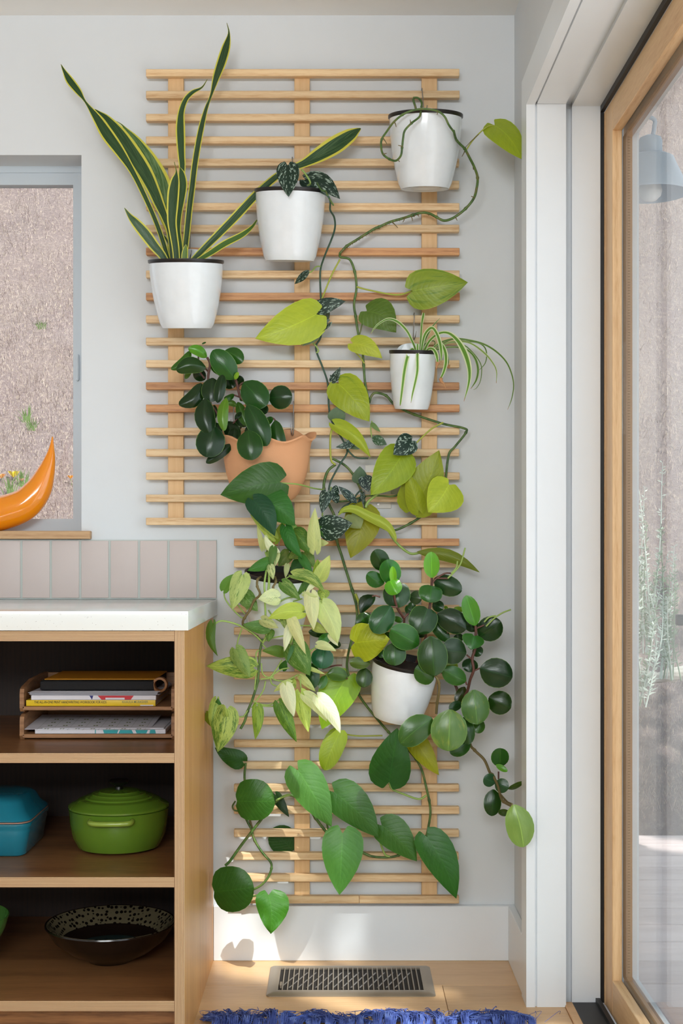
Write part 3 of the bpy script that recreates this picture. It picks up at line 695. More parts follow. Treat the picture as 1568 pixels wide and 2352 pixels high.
# ------------------------------------------------------------------ hanging pots
def pot(parent, cr, cx, ry_, rtop, cy_bot, rbot, o=None, tilt=0.0, roll=0.0, plate=True, hook=None, belly=.92):
    """white cone pot: rim centre (cx,ry_), half widths and bottom row in crop pixels"""
    s_ = CR[cr][2]; r0 = rtop/s_/904*.965; o = o or .0395+r0+.003; k = (DC-o)/FPX/s_
    c = cp(cr, cx, ry_, o); rt, rb = rtop*k, rbot*k; h = (cy_bot-ry_)*k
    M = Matrix.Rotation(math.radians(tilt), 3, 'X') @ Matrix.Rotation(math.radians(roll), 3, 'Y')
    tk = .0028
    out = [(rb*.55, -h+.006), (rb*.6, -h+.0035), (rb*.8, -h+.003), (rb*.955, -h)]+[(rb*(.955+.045*min(1, q*14))+(rt-rb)*(1-(1-q)**1.9), -h+(h-.002)*q) for q in [.004, .012, .03, .07]+[i/16 for i in range(2, 17)]]
    prof = out+[(rt-tk, -.002), (rt*.93, -h*.12), (rt*.72, -h*.5), (.001, -h*.5)]
    b = lathe('pot', [(max(r, .0005), z) for r, z in prof], c, MPOT, parent, 56, M, auto=50)
    R = 1.035
    lathe('rim', [(rt*.955, -.010), (rt*R, -.003), (rt*R, .0028), (rt*.975, .0032), (rt*.945, -.004), (rt*.93, -.03), (rt*.955, -.03)], c, MRIM, parent, 56, M, auto=50, closed=True)
    lathe('soil', [(.0005, -.0105), (rt*.93, -.0125), (rt*.9, -.03), (.0005, -.03)], c, MSOIL, parent, 24, M)
    if plate:
        bm = bmesh.new(); n = 20; w_ = rt*.66; hh = rt*.40; yb_ = rt*.90
        pts = [(w_*math.cos(math.pi*i/n), hh*math.sin(math.pi*i/n)**.8) for i in range(n+1)]
        pts = pts+[(-w_, -.012), (w_, -.012)]
        fr_ = [bm.verts.new(M @ Vector((x, yb_*(1-.10*(x/w_)**2)-.002, z))+c) for x, z in pts]; bk = [bm.verts.new(v.co+Vector((0, .002, 0))) for v in fr_]
        bm.faces.new(fr_); bm.faces.new(bk[::-1])
        for i in range(len(pts)): bm.faces.new((fr_[i], bk[i], bk[(i+1) % len(pts)], fr_[(i+1) % len(pts)]))
        bm_out('back_plate', bm, MPOT, parent)
    if hook:
        (hx, hy), (ex, ey) = hook
        t = cp(cr, hx, hy, .044); e = cp(cr, ex, ey, .052); f = .013*900/1000
        P = [t+Vector((.002, .034, -.013)), t+Vector((.001, .031, -.003)), t+Vector((0, .018, .003)), t+Vector((0, 0, .001)), t+Vector((0, -.003, -.006)), (t+e)/2, e+Vector((0, 0, .004)), e+Vector((.001, -.008, -.004)), e+Vector((.004, -.017, .004)), e+Vector((.006, -.018, .016))]
        tubes('hanging_hook', [(P, .0013)], MWIRE, parent, 7)
    return c, rt, h
GR = 'houseplants in white pots hooked on the trellis'

# --- snake plant, left
sn = thing('potted_snake_plant', 'snake plant with tall yellow-edged sword leaves in a white pot, top left of the trellis', 'potted plant', W(427, 753, .13))
pot(sn, 'PX', 427, 601, 84, 752, 59, hook=((437, 518), (436, 592)), tilt=9)
SN = dict(mat=MSN, parent=sn)
SG, SG2 = (38, 70, 34), (58, 92, 54)
ribbon('CG', [(1100, 1700, 44), (1100, 1500, 60), (1075, 1400, 95), (1060, 1290, 128), (1030, 1190, 138), (985, 1090, 128), (925, 990, 105), (860, 900, 72), (805, 828, 22), (780, 800, 8), (750, 780, 3)], o=.10, o1=.06, col=(66, 100, 52), al=.8, **SN)
ribbon('CG', [(1110, 1700, 30), (1092, 1500, 38), (1060, 1400, 50), (1022, 1310, 70), (985, 1220, 84), (930, 1110, 104), (855, 990, 108), (770, 860, 84), (690, 765, 46), (640, 725, 20), (610, 702, 4)], o=.115, o1=.08, col=SG, al=.15, **SN)
ribbon('CG', [(1090, 1700, 30), (1050, 1560, 34), (1000, 1420, 34), (930, 1260, 36), (850, 1100, 42), (770, 975, 70), (690, 865, 84), (620, 755, 56), (550, 656, 14), (505, 590, 44), (450, 520, 52), (412, 455, 22), (392, 413, 3)], o=.13, o1=.10, col=(34, 66, 32), al=.1, fold=.2, **SN)
ribbon('CG', [(1075, 1700, 44), (1040, 1640, 54), (990, 1580, 68), (930, 1500, 76), (870, 1430, 60), (835, 1390, 34), (800, 1337, 4)], o=.15, o1=.18, col=(40, 74, 40), al=.2, **SN)
ribbon('CG', [(1150, 1700, 28), (1150, 1400, 30), (1165, 1200, 34), (1172, 1080, 42), (1167, 1000, 50), (1162, 900, 60), (1160, 810, 60), (1166, 720, 44), (1194, 640, 36), (1240, 592, 30), (1298, 562, 12), (1333, 510, 3)], o=.11, o1=.09, col=SG, al=.1, **SN)
ribbon('CG', [(1188, 1700, 36), (1192, 1600, 38), (1202, 1500, 42), (1217, 1350, 43), (1236, 1200, 42), (1250, 1080, 42), (1270, 950, 42), (1295, 820, 40), (1325, 700, 26), (1358, 610, 18), (1390, 500, 48), (1425, 400, 64), (1455, 300, 54), (1472, 215, 14), (1458, 147, 3)], o=.13, o1=.09, col=(32, 60, 30), al=.2, fold=.2, **SN)
ribbon('CG', [(1170, 1700, 32), (1158, 1570, 34), (1146, 1480, 34), (1152, 1380, 38), (1166, 1280, 50), (1176, 1190, 58), (1168, 1120, 46), (1156, 1075, 4)], o=.15, o1=.14, col=(42, 74, 34), al=.1, **SN)
ribbon('CG', [(1137, 1700, 44), (1130, 1600, 48), (1115, 1500, 54), (1106, 1420, 62), (1110, 1320, 74), (1116, 1230, 76), (1126, 1160, 58), (1134, 1105, 12), (1120, 1040, 4)], o=.17, o1=.16, col=(36, 66, 32), al=.1, **SN)
ribbon('CG', [(1186, 1700, 40), (1188, 1640, 44), (1192, 1600, 30), (1196, 1572, 5)], o=.175, col=(92, 122, 44), al=.1, **SN)
ribbon('PX', [(438, 604, 13), (455, 585, 15), (500, 540, 19), (545, 494, 21), (590, 446, 20), (632, 408, 17), (662, 390, 15), (697, 376, 20), (730, 358, 34), (770, 334, 42), (803, 312, 32), (820, 300, 14), (828, 295, 3)], o=.15, o1=.075, col=(34, 66, 36), al=.25, fold=.2, **SN)
ribbon('PX', [(446, 602, 8), (480, 583, 14), (516, 560, 16), (555, 540, 14), (578, 522, 8), (590, 505, 3)], o=.16, o1=.09, col=(70, 104, 44), al=.1, fold=.2, **SN)
ribbon('CG', [(1110, 1620, 12), (1070, 1540, 16), (1045, 1508, 5)], o=.10, col=(40, 76, 36), al=.1, **SN)

# --- silver-spotted vine, centre top
sc = thing('potted_silver_spotted_vine', 'dark silver-spotted vine trailing from the white pot at the centre top of the trellis', 'potted plant', W(668, 597, .13))
pot(sc, 'PX', 667, 439, 80, 596, 58, hook=((671, 362), (673, 415)), roll=1.0, tilt=9.5)
def lv(cr, rows, mat, parent, o0, step=.0016, **dk):
    for i, r in enumerate(rows):
        k = dict(dk); k.update(r[5] if len(r) > 5 else {}); o = k.pop('o', o0+step*i)
        leaf(cr, r[0], r[1], r[2], r[3], r[4], mat, parent, o=o, **k)
DS, GS = (30, 52, 42), (96, 120, 96)
K = dict(shape='heart', col=DS, al=1.0, fold=-.1, curl=.05, do=.01)
lv('K7', [(607, 300, 618, 737, 318, dict(o=.20, do=.03)), (850, 500, 1332, 768, 295, dict(o=.16, bow=-.13, fold=-.3, do=.02))], MSC, sc, .16, **K)
vine('K7', [(1000, 640, .14), (1100, 690, .19), (1165, 730, .215), (1195, 800, .20), (1195, 920, .17), (1250, 1020, .14), (1262, 1150, .12), (1222, 1300, .10), (1120, 1550, .08), (1065, 1720, .06), (1055, 1870, .055), 'PX', (737, 690, .055), (741, 740, .05), (736, 775, .05), (725, 800, .05), 'CE', (545, 510), (570, 590), (575, 700), (590, 770), (645, 865), 'K2', (400, 545, .06), (390, 600, .065), (330, 690, .07), (245, 850, .07), (222, 960, .075)], 2.2, MTEAL, sc, .055, nodes=None)
vine('K7', [(830, 660, .13), (850, 600, .15), (920, 545, .17), (850, 420, .17), (795, 355, .17)], 2.2, MLIM, sc)
vine('K7', [(1010, 540, .19), (1070, 640, .20), (1130, 660, .20), (1160, 720, .215), (1240, 855, .20)], 2, MVINE, sc)
vine('K7', [(800, 655, .13), (830, 600, .14), (890, 590, .15), (880, 660, .14)], 1.6, MTEAL, sc, name='petiole')
vine('K7', [(1075, 1700, .06), (1000, 1705, .07), (940, 1770, .08), (905, 1785, .085)], 1.6, MLIM, sc, name='petiole')
lv('CE', [(478, 45, 410, 110, 36, dict(shape='lance', do=-.02, o=.09, fold=-.5)), (515, 232, 656, 192, 78, dict(bow=-.04, o=.085)), (548, 235, 552, 322, 62, dict(col=(84, 92, 74), al=.0, o=.06)),
    (568, 300, 440, 405, 48, dict(fold=.3, o=.09, bow=.05)), (520, 360, 445, 408, 34, dict(col=(126, 142, 118), al=0, o=.07)), (590, 575, 630, 507, 40, dict(o=.07, bow=.05)), (600, 570, 580, 545, 22, dict(o=.066))], MSC, sc, .07, **K)
vine('CE', [(540, 350), (500, 385), (515, 410), (525, 430), (515, 440)], 1.8, MLIM, sc, .058, name='petiole')
lv('K2', [(275, 268, 356, 120, 165, dict(col=GS, al=0, o=.065, bow=.05)), (455, 470, 290, 525, 78, dict(bow=-.08, o=.085)), (430, 515, 518, 545, 40, dict(col=GS, al=.1, o=.07)), (640, 432, 776, 500, 96, dict(o=.06, col=(52, 86, 56), shape='lance')),
    (636, 305, 716, 382, 46, dict(o=.06, col=(112, 140, 86), al=0)), (1012, 462, 835, 595, 215, dict(o=.13, do=.02)), (520, 850, 520, 705, 150, dict(col=(90, 116, 96), al=0, o=.065)), (560, 812, 602, 948, 140, dict(o=.10, asym=-.1, col=(30, 50, 52))),
    (488, 1050, 318, 895, 82, dict(o=.10, fold=-.4, col=(38, 58, 60), shape='lance')), (318, 970, 225, 975, 170, dict(o=.085)), (205, 950, 160, 1152, 118, dict(o=.12, fold=-.3)), (165, 1278, 450, 1243, 250, dict(o=.15, bow=.03, do=.02, asym=.1)),
    (440, 1165, 528, 1296, 215, dict(col=(124, 136, 84), al=0, o=.11)), (545, 960, 552, 1070, 44, dict(col=(34, 54, 50), o=.09)), (470, 1090, 330, 1150, 60, dict(o=.095, col=(40, 66, 44), al=.2)), (560, 985, 500, 1050, 50, dict(o=.075, col=(30, 52, 40), al=.3))], MSC, sc, .07, **K)
vine('K2', [(405, 545), (430, 580), (490, 625), (600, 630)], 2.0, MTEAL, sc, .068)
vine('K2', [(300, 1042), (440, 1028), (560, 992), (700, 985), (820, 992), (885, 968), (922, 890), (930, 820)], 2.2, MVINE, sc, .062)
vine('K2', [(222, 960, .075), (215, 1000, .08), (175, 1090, .09), (165, 1180, .11), (172, 1270, .14)], 1.8, MLIM, sc)
vine('K2', [(230, 960), (245, 930), (250, 900)], 1.8, MLIM, sc, .08, name='petiole'); vine('K2', [(635, 275), (622, 340), (632, 430)], 1.5, MLIM, sc, .055)
vine('K2', [(380, 1080), (440, 1040), (500, 960), (540, 925)], 2.0, MTEAL, sc, .07); vine('K2', [(320, 1150), (380, 1080), (450, 1075), (560, 1110)], 2.2, MTEAL, sc, .075)

# --- long philodendron, top right, trailing over the whole trellis
ph = thing('potted_philodendron', 'lime and green philodendron in the top right white pot, long vine looping down the trellis', 'potted plant', W(978, 437, .13))
pot(ph, 'PX', 977, 268, 83, 430, 58, hook=((969, 204), (974, 262)), tilt=8)
VN = dict(mat=MVINE, parent=ph)
vine('K8', [(412, 345, .16), (412, 260, .17), (395, 200, .17), (385, 160, .17)], 2.6, **VN, name='stub')
vine('K8', [(390, 150, .16), (430, 152, .17), (468, 190, .18), (470, 240, .19), (462, 290, .22), (445, 345, .235), (370, 405, .24), (302, 480, .24), (285, 560, .235), (275, 650, .23), (262, 730, .225), (212, 780, .21), (150, 765, .20), (85, 715, .19), (65, 640, .18), (72, 565, .18), (120, 490, .19), (190, 395, .21), (280, 320, .225), (380, 278, .23), (500, 262, .235), (630, 285, .24), (700, 340, .24), (740, 420, .235), (790, 490, .22)], 2.5, **VN, nodes=3)
vine('K8', [(790, 480, .22), (812, 560, .19), (850, 610, .17), (900, 660, .15), (950, 750, .13), (1000, 850, .115), (1030, 950, .10), (1020, 1060, .09), (990, 1160, .08), (910, 1260, .075), (800, 1345, .07), (700, 1380, .062), (620, 1345, .058), (550, 1310, .052), (470, 1300), (380, 1325), (270, 1360), (150, 1395), (40, 1445), 'CF', (770, 1130), (690, 1180), (635, 1215), (602, 1250)], 3.0, o=.052, **VN, nodes=3)
vine('CF', [(602, 1250, .052), (605, 1268, .056), (650, 1280), (675, 1340), (684, 1420), (672, 1500), (680, 1560), (692, 1640), 'CE', (735, 420), (742, 500), (750, 590), (768, 682)], 2.8, o=.055, **VN, nodes=3)
vine('CE', [(768, 682), (778, 650), (800, 632), (850, 646), (885, 685), (930, 712), (985, 736), (1120, 780), (1222, 802), (1233, 822), (1180, 890), (1150, 930), (1135, 1050)], 2.8, o=.048, **VN, nodes=3)
vine('K2', [(1330, 840), (1310, 1000), (1180, 1125), (1000, 1245), (850, 1312), (760, 1300), (650, 1230), (580, 1120), (560, 1020), (500, 860), (440, 760), (370, 690), (262, 632)], 2.8, o=.055, **VN, nodes=3)
vine('K2', [(290, 688), (225, 740), (190, 820), (180, 920), (225, 1060), (285, 1200), (300, 1400), (350, 1560), 'CB', (40, 800), (90, 960), (118, 1060)], 3.2, o=.055, **VN, nodes=3)
vine('CB', [(112, 985), (140, 1060), (150, 1130), (148, 1160)], 3.2, MPET, ph, .066, name='petiole')
vine('CB', [(100, 980), (120, 1080), (122, 1180), (90, 1300), (55, 1450), (60, 1560), (130, 1700), (190, 1790), (280, 1900), (350, 1980), 'CD', (360, 320), (440, 390), (540, 500), (590, 600), (620, 720), (645, 830), (655, 930), (640, 1040), (620, 1120), (580, 1180), (470, 1240), (400, 1270), (330, 1285), (240, 1285), (170, 1275)], 2.8, o=.062, **VN, nodes=3)
vine('CC', [(1490, 1240), (1250, 1130), (1120, 1045), (1060, 980), (1000, 900), (900, 760), (760, 690), (630, 760), (540, 870), (430, 1010), (330, 1140), (230, 1280), (185, 1325)], 3.4, o=.065, **VN, nodes=4)
vine('CC', [(368, 400), (358, 530), (375, 700), (355, 850), (385, 930), (420, 1000), (450, 1100), (520, 1210), (590, 1290), (600, 1350), (570, 1430), (510, 1500), (430, 1545)], 2.8, o=.052, **VN, nodes=3)
vine('CC', [(390, 850), (410, 930), (430, 1000)], 2.6, MVINEB, ph, .05, name='stub'); vine('CC', [(500, 1590), (430, 1602)], 2.2, o=.05, **VN, name='petiole')
vine('CC', [(275, 745), (250, 790), (265, 825), (310, 835)], 2, MVINE, ph, .06, name='petiole')
for a_, b_, c_, d_ in ((200, 395, 215, 442), (85, 555, 122, 612), (85, 715, 122, 706), (360, 412, 355, 370), (282, 640, 235, 625), (235, 775, 250, 792), (630, 280, 625, 320), (905, 675, 873, 738), (985, 848, 987, 872), (1000, 1152, 965, 1135), (805, 1345, 826, 1380)):
    o_r = .25 if a_ < 700 else .13 if a_ < 950 else .10
    vine('K8', [(a_, b_, o_r), ((a_+c_)/2+2, (b_+d_)/2, o_r), (c_, d_, o_r)], 1.5, MVINEB, ph, name='aerial_root', taper=.5, seg=5, n=3)
for a_, b_, c_, d_ in ((365, 1332, 378, 1384), (180, 1400, 232, 1452), (300, 1350, 282, 1396), (430, 1320, 438, 1338), (400, 1322, 392, 1344), (530, 1315, 545, 1330)):
    vine('K8', [(a_, b_, .055), ((a_+c_)/2+3, (b_+d_)/2, .058), (c_, d_, .06)], 1.4, MVINEB, ph, name='aerial_root', taper=.5, seg=5, n=3)
sl = [(602, 1250), (635, 1215), (690, 1180), (770, 1130), (858, 1090), (945, 1062)]
for k in range(26):
    f_ = k/26*5; i_ = int(f_); f_ -= i_; x_ = sl[i_][0]+(sl[i_+1][0]-sl[i_][0])*f_; y_ = sl[i_][1]+(sl[i_+1][1]-sl[i_][1])*f_
    vine('CF', [(x_, y_, .055), (x_+random.uniform(-3, 6), y_+random.uniform(9, 15), .058)], .8, MVINEB, ph, name='aerial_root', taper=.5, seg=4, n=2)
LM, LG, OL, MG, DG = (166, 186, 52), (128, 160, 48), (142, 148, 30), (74, 132, 58), (40, 88, 36)
def PP(cr, pts, o=.06, m=None, r=1.6): vine(cr, pts, r, m or MPET, ph, o, name='petiole')
PP('K8', [(918, 672), (950, 620), (1000, 555), (1080, 475), (1140, 435), (1190, 428)], .14); PP('K8', [(905, 650), (960, 590), (1040, 515)], .145, MVINEB, .8)
PP('CF', [(685, 1415), (740, 1430), (880, 1455), (960, 1435)], .06, None, 2); PP('CF', [(700, 1650), (712, 1600), (728, 1560)], .058, MVINE); PP('CF', [(602, 1280), (560, 1360), (513, 1475)], .06, None, 2)
PP('CE', [(745, 490), (728, 465), (700, 435)], .06); PP('K2', [(290, 690), (250, 650), (240, 520), (245, 400), (265, 335)], .065, None, 2.4); PP('K2', [(1310, 290), (1200, 350), (1100, 440), (1035, 505)], .08, None, 2)
PP('K2', [(1050, 1090), (1045, 1130), (1080, 1160), (1165, 1115)], .06, None, 2.4); PP('K2', [(575, 1095), (600, 1040), (700, 960)], .09, MLIM, 3.2); PP('K2', [(800, 1330), (850, 1410), (930, 1490), (1010, 1535), (1100, 1522)], .07, MLIM, 3)
PP('CE', [(342, 1065, .21), (430, 1072, .18), (500, 1090, .12), (552, 1098, .07)], .09, MLIM, 1.8); PP('CC', [(1250, 140), (1380, 158), (1600, 155)], .07, None, 1.8)
PP('CD', [(325, 690), (350, 740), (440, 780), (560, 820), (625, 790)], .075, MLIM, 2.4); PP('CD', [(240, 1050), (250, 1150), (290, 1260), (330, 1280)], .07, MLIM, 2.4); PP('CC', [(1100, 945), (1110, 1000), (1130, 1040)], .07, MVINE, 2.4)
PP('CC', [(640, 740), (700, 710), (770, 690)], .085, MLIM, 2.2)
K = dict(shape='heart', al=.25, fold=-.14, curl=.06, do=.015)
lv('K8', [(1200, 425, 1482, 778, 300, dict(o=.14, asym=.05, col=(152, 176, 50), bow=-.03, al=.45, do=.11))], MPH, ph, .14, **K)
lv('CF', [(962, 1435, 1234, 1393, 200, dict(o=.08, col=(132, 158, 62), al=.7)), (735, 1535, 880, 1640, 165, dict(o=.075, col=(92, 128, 56), bow=-.14, al=.6))], MPH, ph, .08, **K)
lv('CE', [(515, 255, 221, 371, 205, dict(o=.10, col=(170, 194, 70), bow=-.04, al=.1)), (690, 395, 832, 467, 95, dict(o=.08, col=(172, 190, 72), bow=-.10, al=.1)), (622, 588, 770, 770, 175, dict(o=.07, col=(150, 172, 46), al=.5, bow=-.03)),
    (340, 1060, 54, 1122, 210, dict(o=.212, col=(50, 100, 36), do=.0, bow=.02, al=.2))], MPH, ph, .08, **K)
lv('K2', [(1040, 1100, 1272, 552, 400, dict(o=.085, col=(140, 158, 48), asym=-.08, al=.15, bow=.03)), (1080, 1120, 970, 760, 190, dict(o=.095, col=(150, 168, 50), fold=-.4, al=.1)), (560, 1110, 432, 1577, 350, dict(o=.085, col=OL, asym=.02, bow=-.05, al=.1)),
    (285, 315, 622, 622, 150, dict(o=.08, col=(158, 180, 60), bow=-.10, fold=-.4, al=.1)), (925, 590, 622, 980, 370, dict(o=.115, col=(140, 168, 44), asym=.0, bow=-.03, al=.5, fold=-.2)),
    (1365, 880, 1168, 1142, 370, dict(o=.12, col=(176, 200, 74), asym=-.1, fold=-.3, bow=-.04, al=.1))], MPH, ph, .08, **K)
ribbon('K2', [(316, 1168, 8), (370, 1118, 50), (470, 1112, 78), (600, 1176, 92), (720, 1232, 100), (800, 1292, 74), (850, 1370, 38), (862, 1422, 4)], MPH, ph, o=.12, o1=.14, col=(168, 184, 70), al=.05, fold=-.5)
lv('K5', [(640, 110, 1163, 280, 110, dict(o=.09, col=(112, 130, 52), bow=-.10, fold=-.4, shape='lance', al=.1)), (90, 880, 392, 850, 335, dict(o=.17, col=(160, 176, 44), asym=0.05, fold=-.25, al=.1))], MPH, ph, .09, **K)
lv('CA', [(1130, 1700, 937, 2102, 300, dict(o=.13, col=(122, 164, 36), asym=.0, al=.5, bow=.04))], MPH, ph, .12, **K)
lv('CC', [(1225, 108, 1075, 466, 205, dict(o=.10, col=(124, 148, 36), bow=.03, al=.2, shape='round')), (340, 385, 90, 265, 175, dict(o=.07, col=(42, 92, 34), asym=-.1, wav=.06)), (640, 690, 760, 890, 95, dict(o=.06, col=(36, 70, 38))),
    (790, 1190, 610, 990, 265, dict(o=.013, do=0, curl=0, fold=-.02, wav=0, col=(42, 90, 36), shape='round')), (290, 745, 632, 745, 375, dict(o=.12, col=(60, 116, 50), fold=-.2, shape='round', asym=-.05)),
    (85, 1558, 442, 1520, 415, dict(o=.14, col=(52, 104, 44), shape='round', fold=-.2)), (575, 1590, 592, 1942, 300, dict(o=.12, col=(66, 132, 48), asym=-.1, bow=-.06, wav=.05)),
    (1165, 665, 1568, 1072, 345, dict(o=.12, col=(62, 116, 56), asym=-.05, bow=-.05)), (840, 468, 1142, 978, 335, dict(o=.14, col=(84, 146, 78), asym=.0, bow=-.02)), (1240, 1035, 1212, 1590, 375, dict(o=.15, col=(78, 142, 72), asym=-.04))], MPH, ph, .1, **K)
lv('CD', [(520, 330, 724, 630, 175, dict(o=.105, col=(150, 158, 24), al=.4)), (325, 685, 391, 250, 335, dict(o=.15, col=(40, 96, 40), asym=-.05, fold=-.2, al=0)), (265, 1030, 548, 1318, 265, dict(o=.10, col=(66, 122, 56), asym=-.05, bow=-.05)), (630, 1125, 863, 1618, 280, dict(o=.13, col=(50, 116, 46), bow=-.05))], MPH, ph, .1, **K)

# --- spider plant
sp = thing('potted_spider_plant', 'spider plant with thin striped arching leaves in the smallest white pot', 'potted plant', W(948, 940, .1))
pot(sp, 'PX', 948, 808, 53, 939, 40, hook=((951, 720), (949, 778)), roll=1.2, tilt=7)
SPK = dict(mat=MSP, parent=sp, fold=.35, NV=2)
GA, GB = (104, 150, 62), (84, 124, 52)
for i, (pts, o0, o1, c, al) in enumerate((
    ([(560, 505, 20), (700, 400, 18), (850, 360, 18), (1000, 375, 18), (1150, 415, 20), (1280, 490, 20), (1390, 600, 18), (1450, 730, 15), (1472, 860, 13), (1450, 1000, 10), (1408, 1110, 3)], .10, .20, GB, .4),
    ([(640, 450, 12), (820, 370, 12), (960, 385, 14), (1090, 402, 14), (1160, 445, 14), (1186, 520, 12), (1170, 620, 9), (1100, 700, 4)], .08, .12, GB, .2),
    ([(600, 500, 18), (750, 410, 16), (900, 390, 20), (1020, 410, 20), (1150, 500, 24), (1240, 600, 18), (1290, 700, 13), (1288, 830, 4)], .09, .16, (130, 160, 90), .9),
    ([(600, 510, 15), (700, 440, 14), (820, 400, 14), (950, 430, 13), (1060, 530, 12), (1130, 650, 10), (1122, 800, 8), (1080, 880, 6), (1045, 900, 3)], .07, .12, GB, .3),
    ([(600, 510, 18), (680, 470, 16), (780, 450, 16), (920, 455, 20), (1010, 500, 24), (1070, 580, 28), (1095, 690, 28), (1075, 800, 22), (1018, 890, 4)], .11, .17, GB, .5),
    ([(480, 520, 26), (490, 350, 26), (500, 200, 26), (512, 130, 34), (520, 82, 24)], .09, .07, GA, .9),
    ([(490, 520, 30), (530, 380, 32), (575, 290, 26), (625, 215, 18), (692, 143, 3)], .09, .06, GB, .8),
    ([(440, 520, 28), (425, 450, 28), (395, 380, 30), (340, 275, 32), (250, 185, 36), (150, 150, 26), (60, 190, 20), (0, 245, 14), (-40, 310, 4)], .11, .16, GA, 1),
    ([(510, 520, 30), (580, 385, 34), (680, 305, 32), (780, 300, 38), (870, 370, 52), (940, 480, 68), (985, 600, 64), (1005, 720, 48), (993, 850, 30), (945, 1025, 3)], .11, .23, GA, 1),
    ([(490, 520, 28), (520, 350, 36), (560, 275, 38), (612, 246, 40), (660, 310, 40), (695, 420, 44), (706, 520, 32), (704, 610, 5)], .12, .17, GA, 1),
    ([(550, 520, 26), (640, 440, 20), (700, 410, 28), (745, 490, 44), (756, 600, 44), (735, 700, 36), (700, 780, 24)], .12, .19, GA, 1),
    ([(530, 520, 20), (570, 468, 28), (620, 470, 36), (655, 530, 42), (668, 615, 22)], .13, .165, GA, 1),
    ([(430, 520, 20), (400, 468, 30), (352, 540, 44), (316, 700, 42), (297, 850, 36), (276, 1020, 26), (270, 1068, 10)], .14, .175, GA, 1),
    ([(455, 520, 22), (455, 415, 28), (453, 560, 36), (452, 700, 34), (430, 820, 30), (400, 950, 20), (385, 1040, 3)], .145, .178, GA, 1),
    ([(600, 520, 14), (640, 400, 12), (590, 385, 14), (530, 420, 14), (510, 480, 12)], .09, .12, GB, .5),
    ([(740, 510, 14), (770, 540, 16), (782, 600, 12), (775, 640, 5)], .09, .12, GB, .2))):
    ribbon('K6', pts, o=o0, o1=o1, col=c, al=al, **SPK)
MDRY = m_simple('dry_tip', (188, 138, 96), .8)
for pts in ([(700, 780, .19), (705, 810, .19), (735, 840, .19), (752, 880, .19)], [(778, 640, .12), (785, 665, .12), (795, 672, .12)], [(668, 612, .165), (660, 640, .166), (655, 680, .166)]):
    vine('K6', pts, 5, MDRY, sp, name='dry_tip', taper=.2)

# --- glossy peperomia in the terracotta wall pot
def terracotta(parent):
    s_ = 1.0; o = .110; c = W(612, 1004, o); k = (DC-o)/FPX; R = 98*k
    def fn(p, a, r, z):
        f = max(0, (z+.030)/.030); f = min(1, f)
        fr = 1+.045*math.sin(7*a+1.1)*f
        yy = p.y*.70
        zz = z+f*(.0065*math.sin(7*a+.2))+(.016*math.sin(a) if True else 0)*max(0, (z+.12)/.12)
        yy = min(yy, .066)
        return Vector((p.x*fr, yy, zz))
    H_ = 150*k
    out = [(.0005, -H_), (R*.48, -H_), (R*.56, -H_+.004), (R*.67, -H_*.93), (R*.78, -H_*.83), (R*.88, -H_*.70), (R*.95, -H_*.54), (R*.995, -H_*.36), (R*1.02, -H_*.2), (R*1.03, -H_*.09), (R*1.07, -H_*.02), (R*1.12, .0), (R*1.12, .005), (R*1.05, .004), (R*.93, -.01), (R*.87, -.03), (R*.78, -.06), (.0005, -.062)]
    lathe('pot', out, c, MTERRA, parent, 84, None, fn=fn, auto=60)
    lathe('soil', [(.0005, -.034), (R*.80, -.034), (R*.7, -.05), (.0005, -.05)], c, MSOIL, parent, 32, None, sy=.62)
pe = thing('peperomia_in_terracotta', 'dark glossy round-leaved plant in the wavy-rimmed terracotta wall pot', 'potted plant', W(612, 1145, .1))
terracotta(pe)
for h in (((674, 925), (673, 995)), ((537, 925), (535, 985))):
    t_, e_ = cp('PX', *h[0], .044), cp('PX', *h[1], .056)
    tubes('hanging_hook', [([t_+Vector((0, .012, 0)), t_+Vector((0, 0, .003)), t_+Vector((0, -.003, -.008)), (t_+e_)/2, e_, e_+Vector((-.002, -.008, -.006)), e_+Vector((-.004, -.016, 0)), e_+Vector((-.004, -.017, .022))], .0015)], MWIRE, pe, 7)
DP, MP_, BP = (24, 50, 28), (42, 88, 34), (84, 146, 48)
K = dict(shape='oval', col=DP, al=.1, fold=-.22, curl=.07, do=.01, wav=.01)
def st_(cr, pts, par, o=.1, r=2.6, m=None, name='stem', **k): vine(cr, pts, r, m or MRED, par, o, name=name, **k)
st_('K1', [(560, 1000, .10), (520, 830, .12), (480, 660, .13), (462, 500, .13), (458, 400, .13), (475, 280, .13), (448, 215, .13)], pe, r=3)
st_('K1', [(700, 1000, .10), (830, 800, .11), (830, 670, .14), (770, 602, .14), (742, 490, .14), (722, 420, .14)], pe, r=3)
for pts in ([(400, 300), (430, 325), (457, 355)], [(362, 180), (368, 330), (420, 420)], [(475, 290), (515, 265)], [(690, 575), (730, 590), (770, 605)], [(752, 505), (775, 475), (805, 460)], [(770, 605), (800, 560), (830, 560)], [(470, 650), (430, 630)], [(500, 690), (560, 800), (600, 1000)], [(700, 860), (780, 760), (840, 690)], [(1055, 800), (1090, 810), (1112, 832)], [(900, 990), (1000, 850), (1060, 800)]): st_('K1', pts, pe, .125, 2)
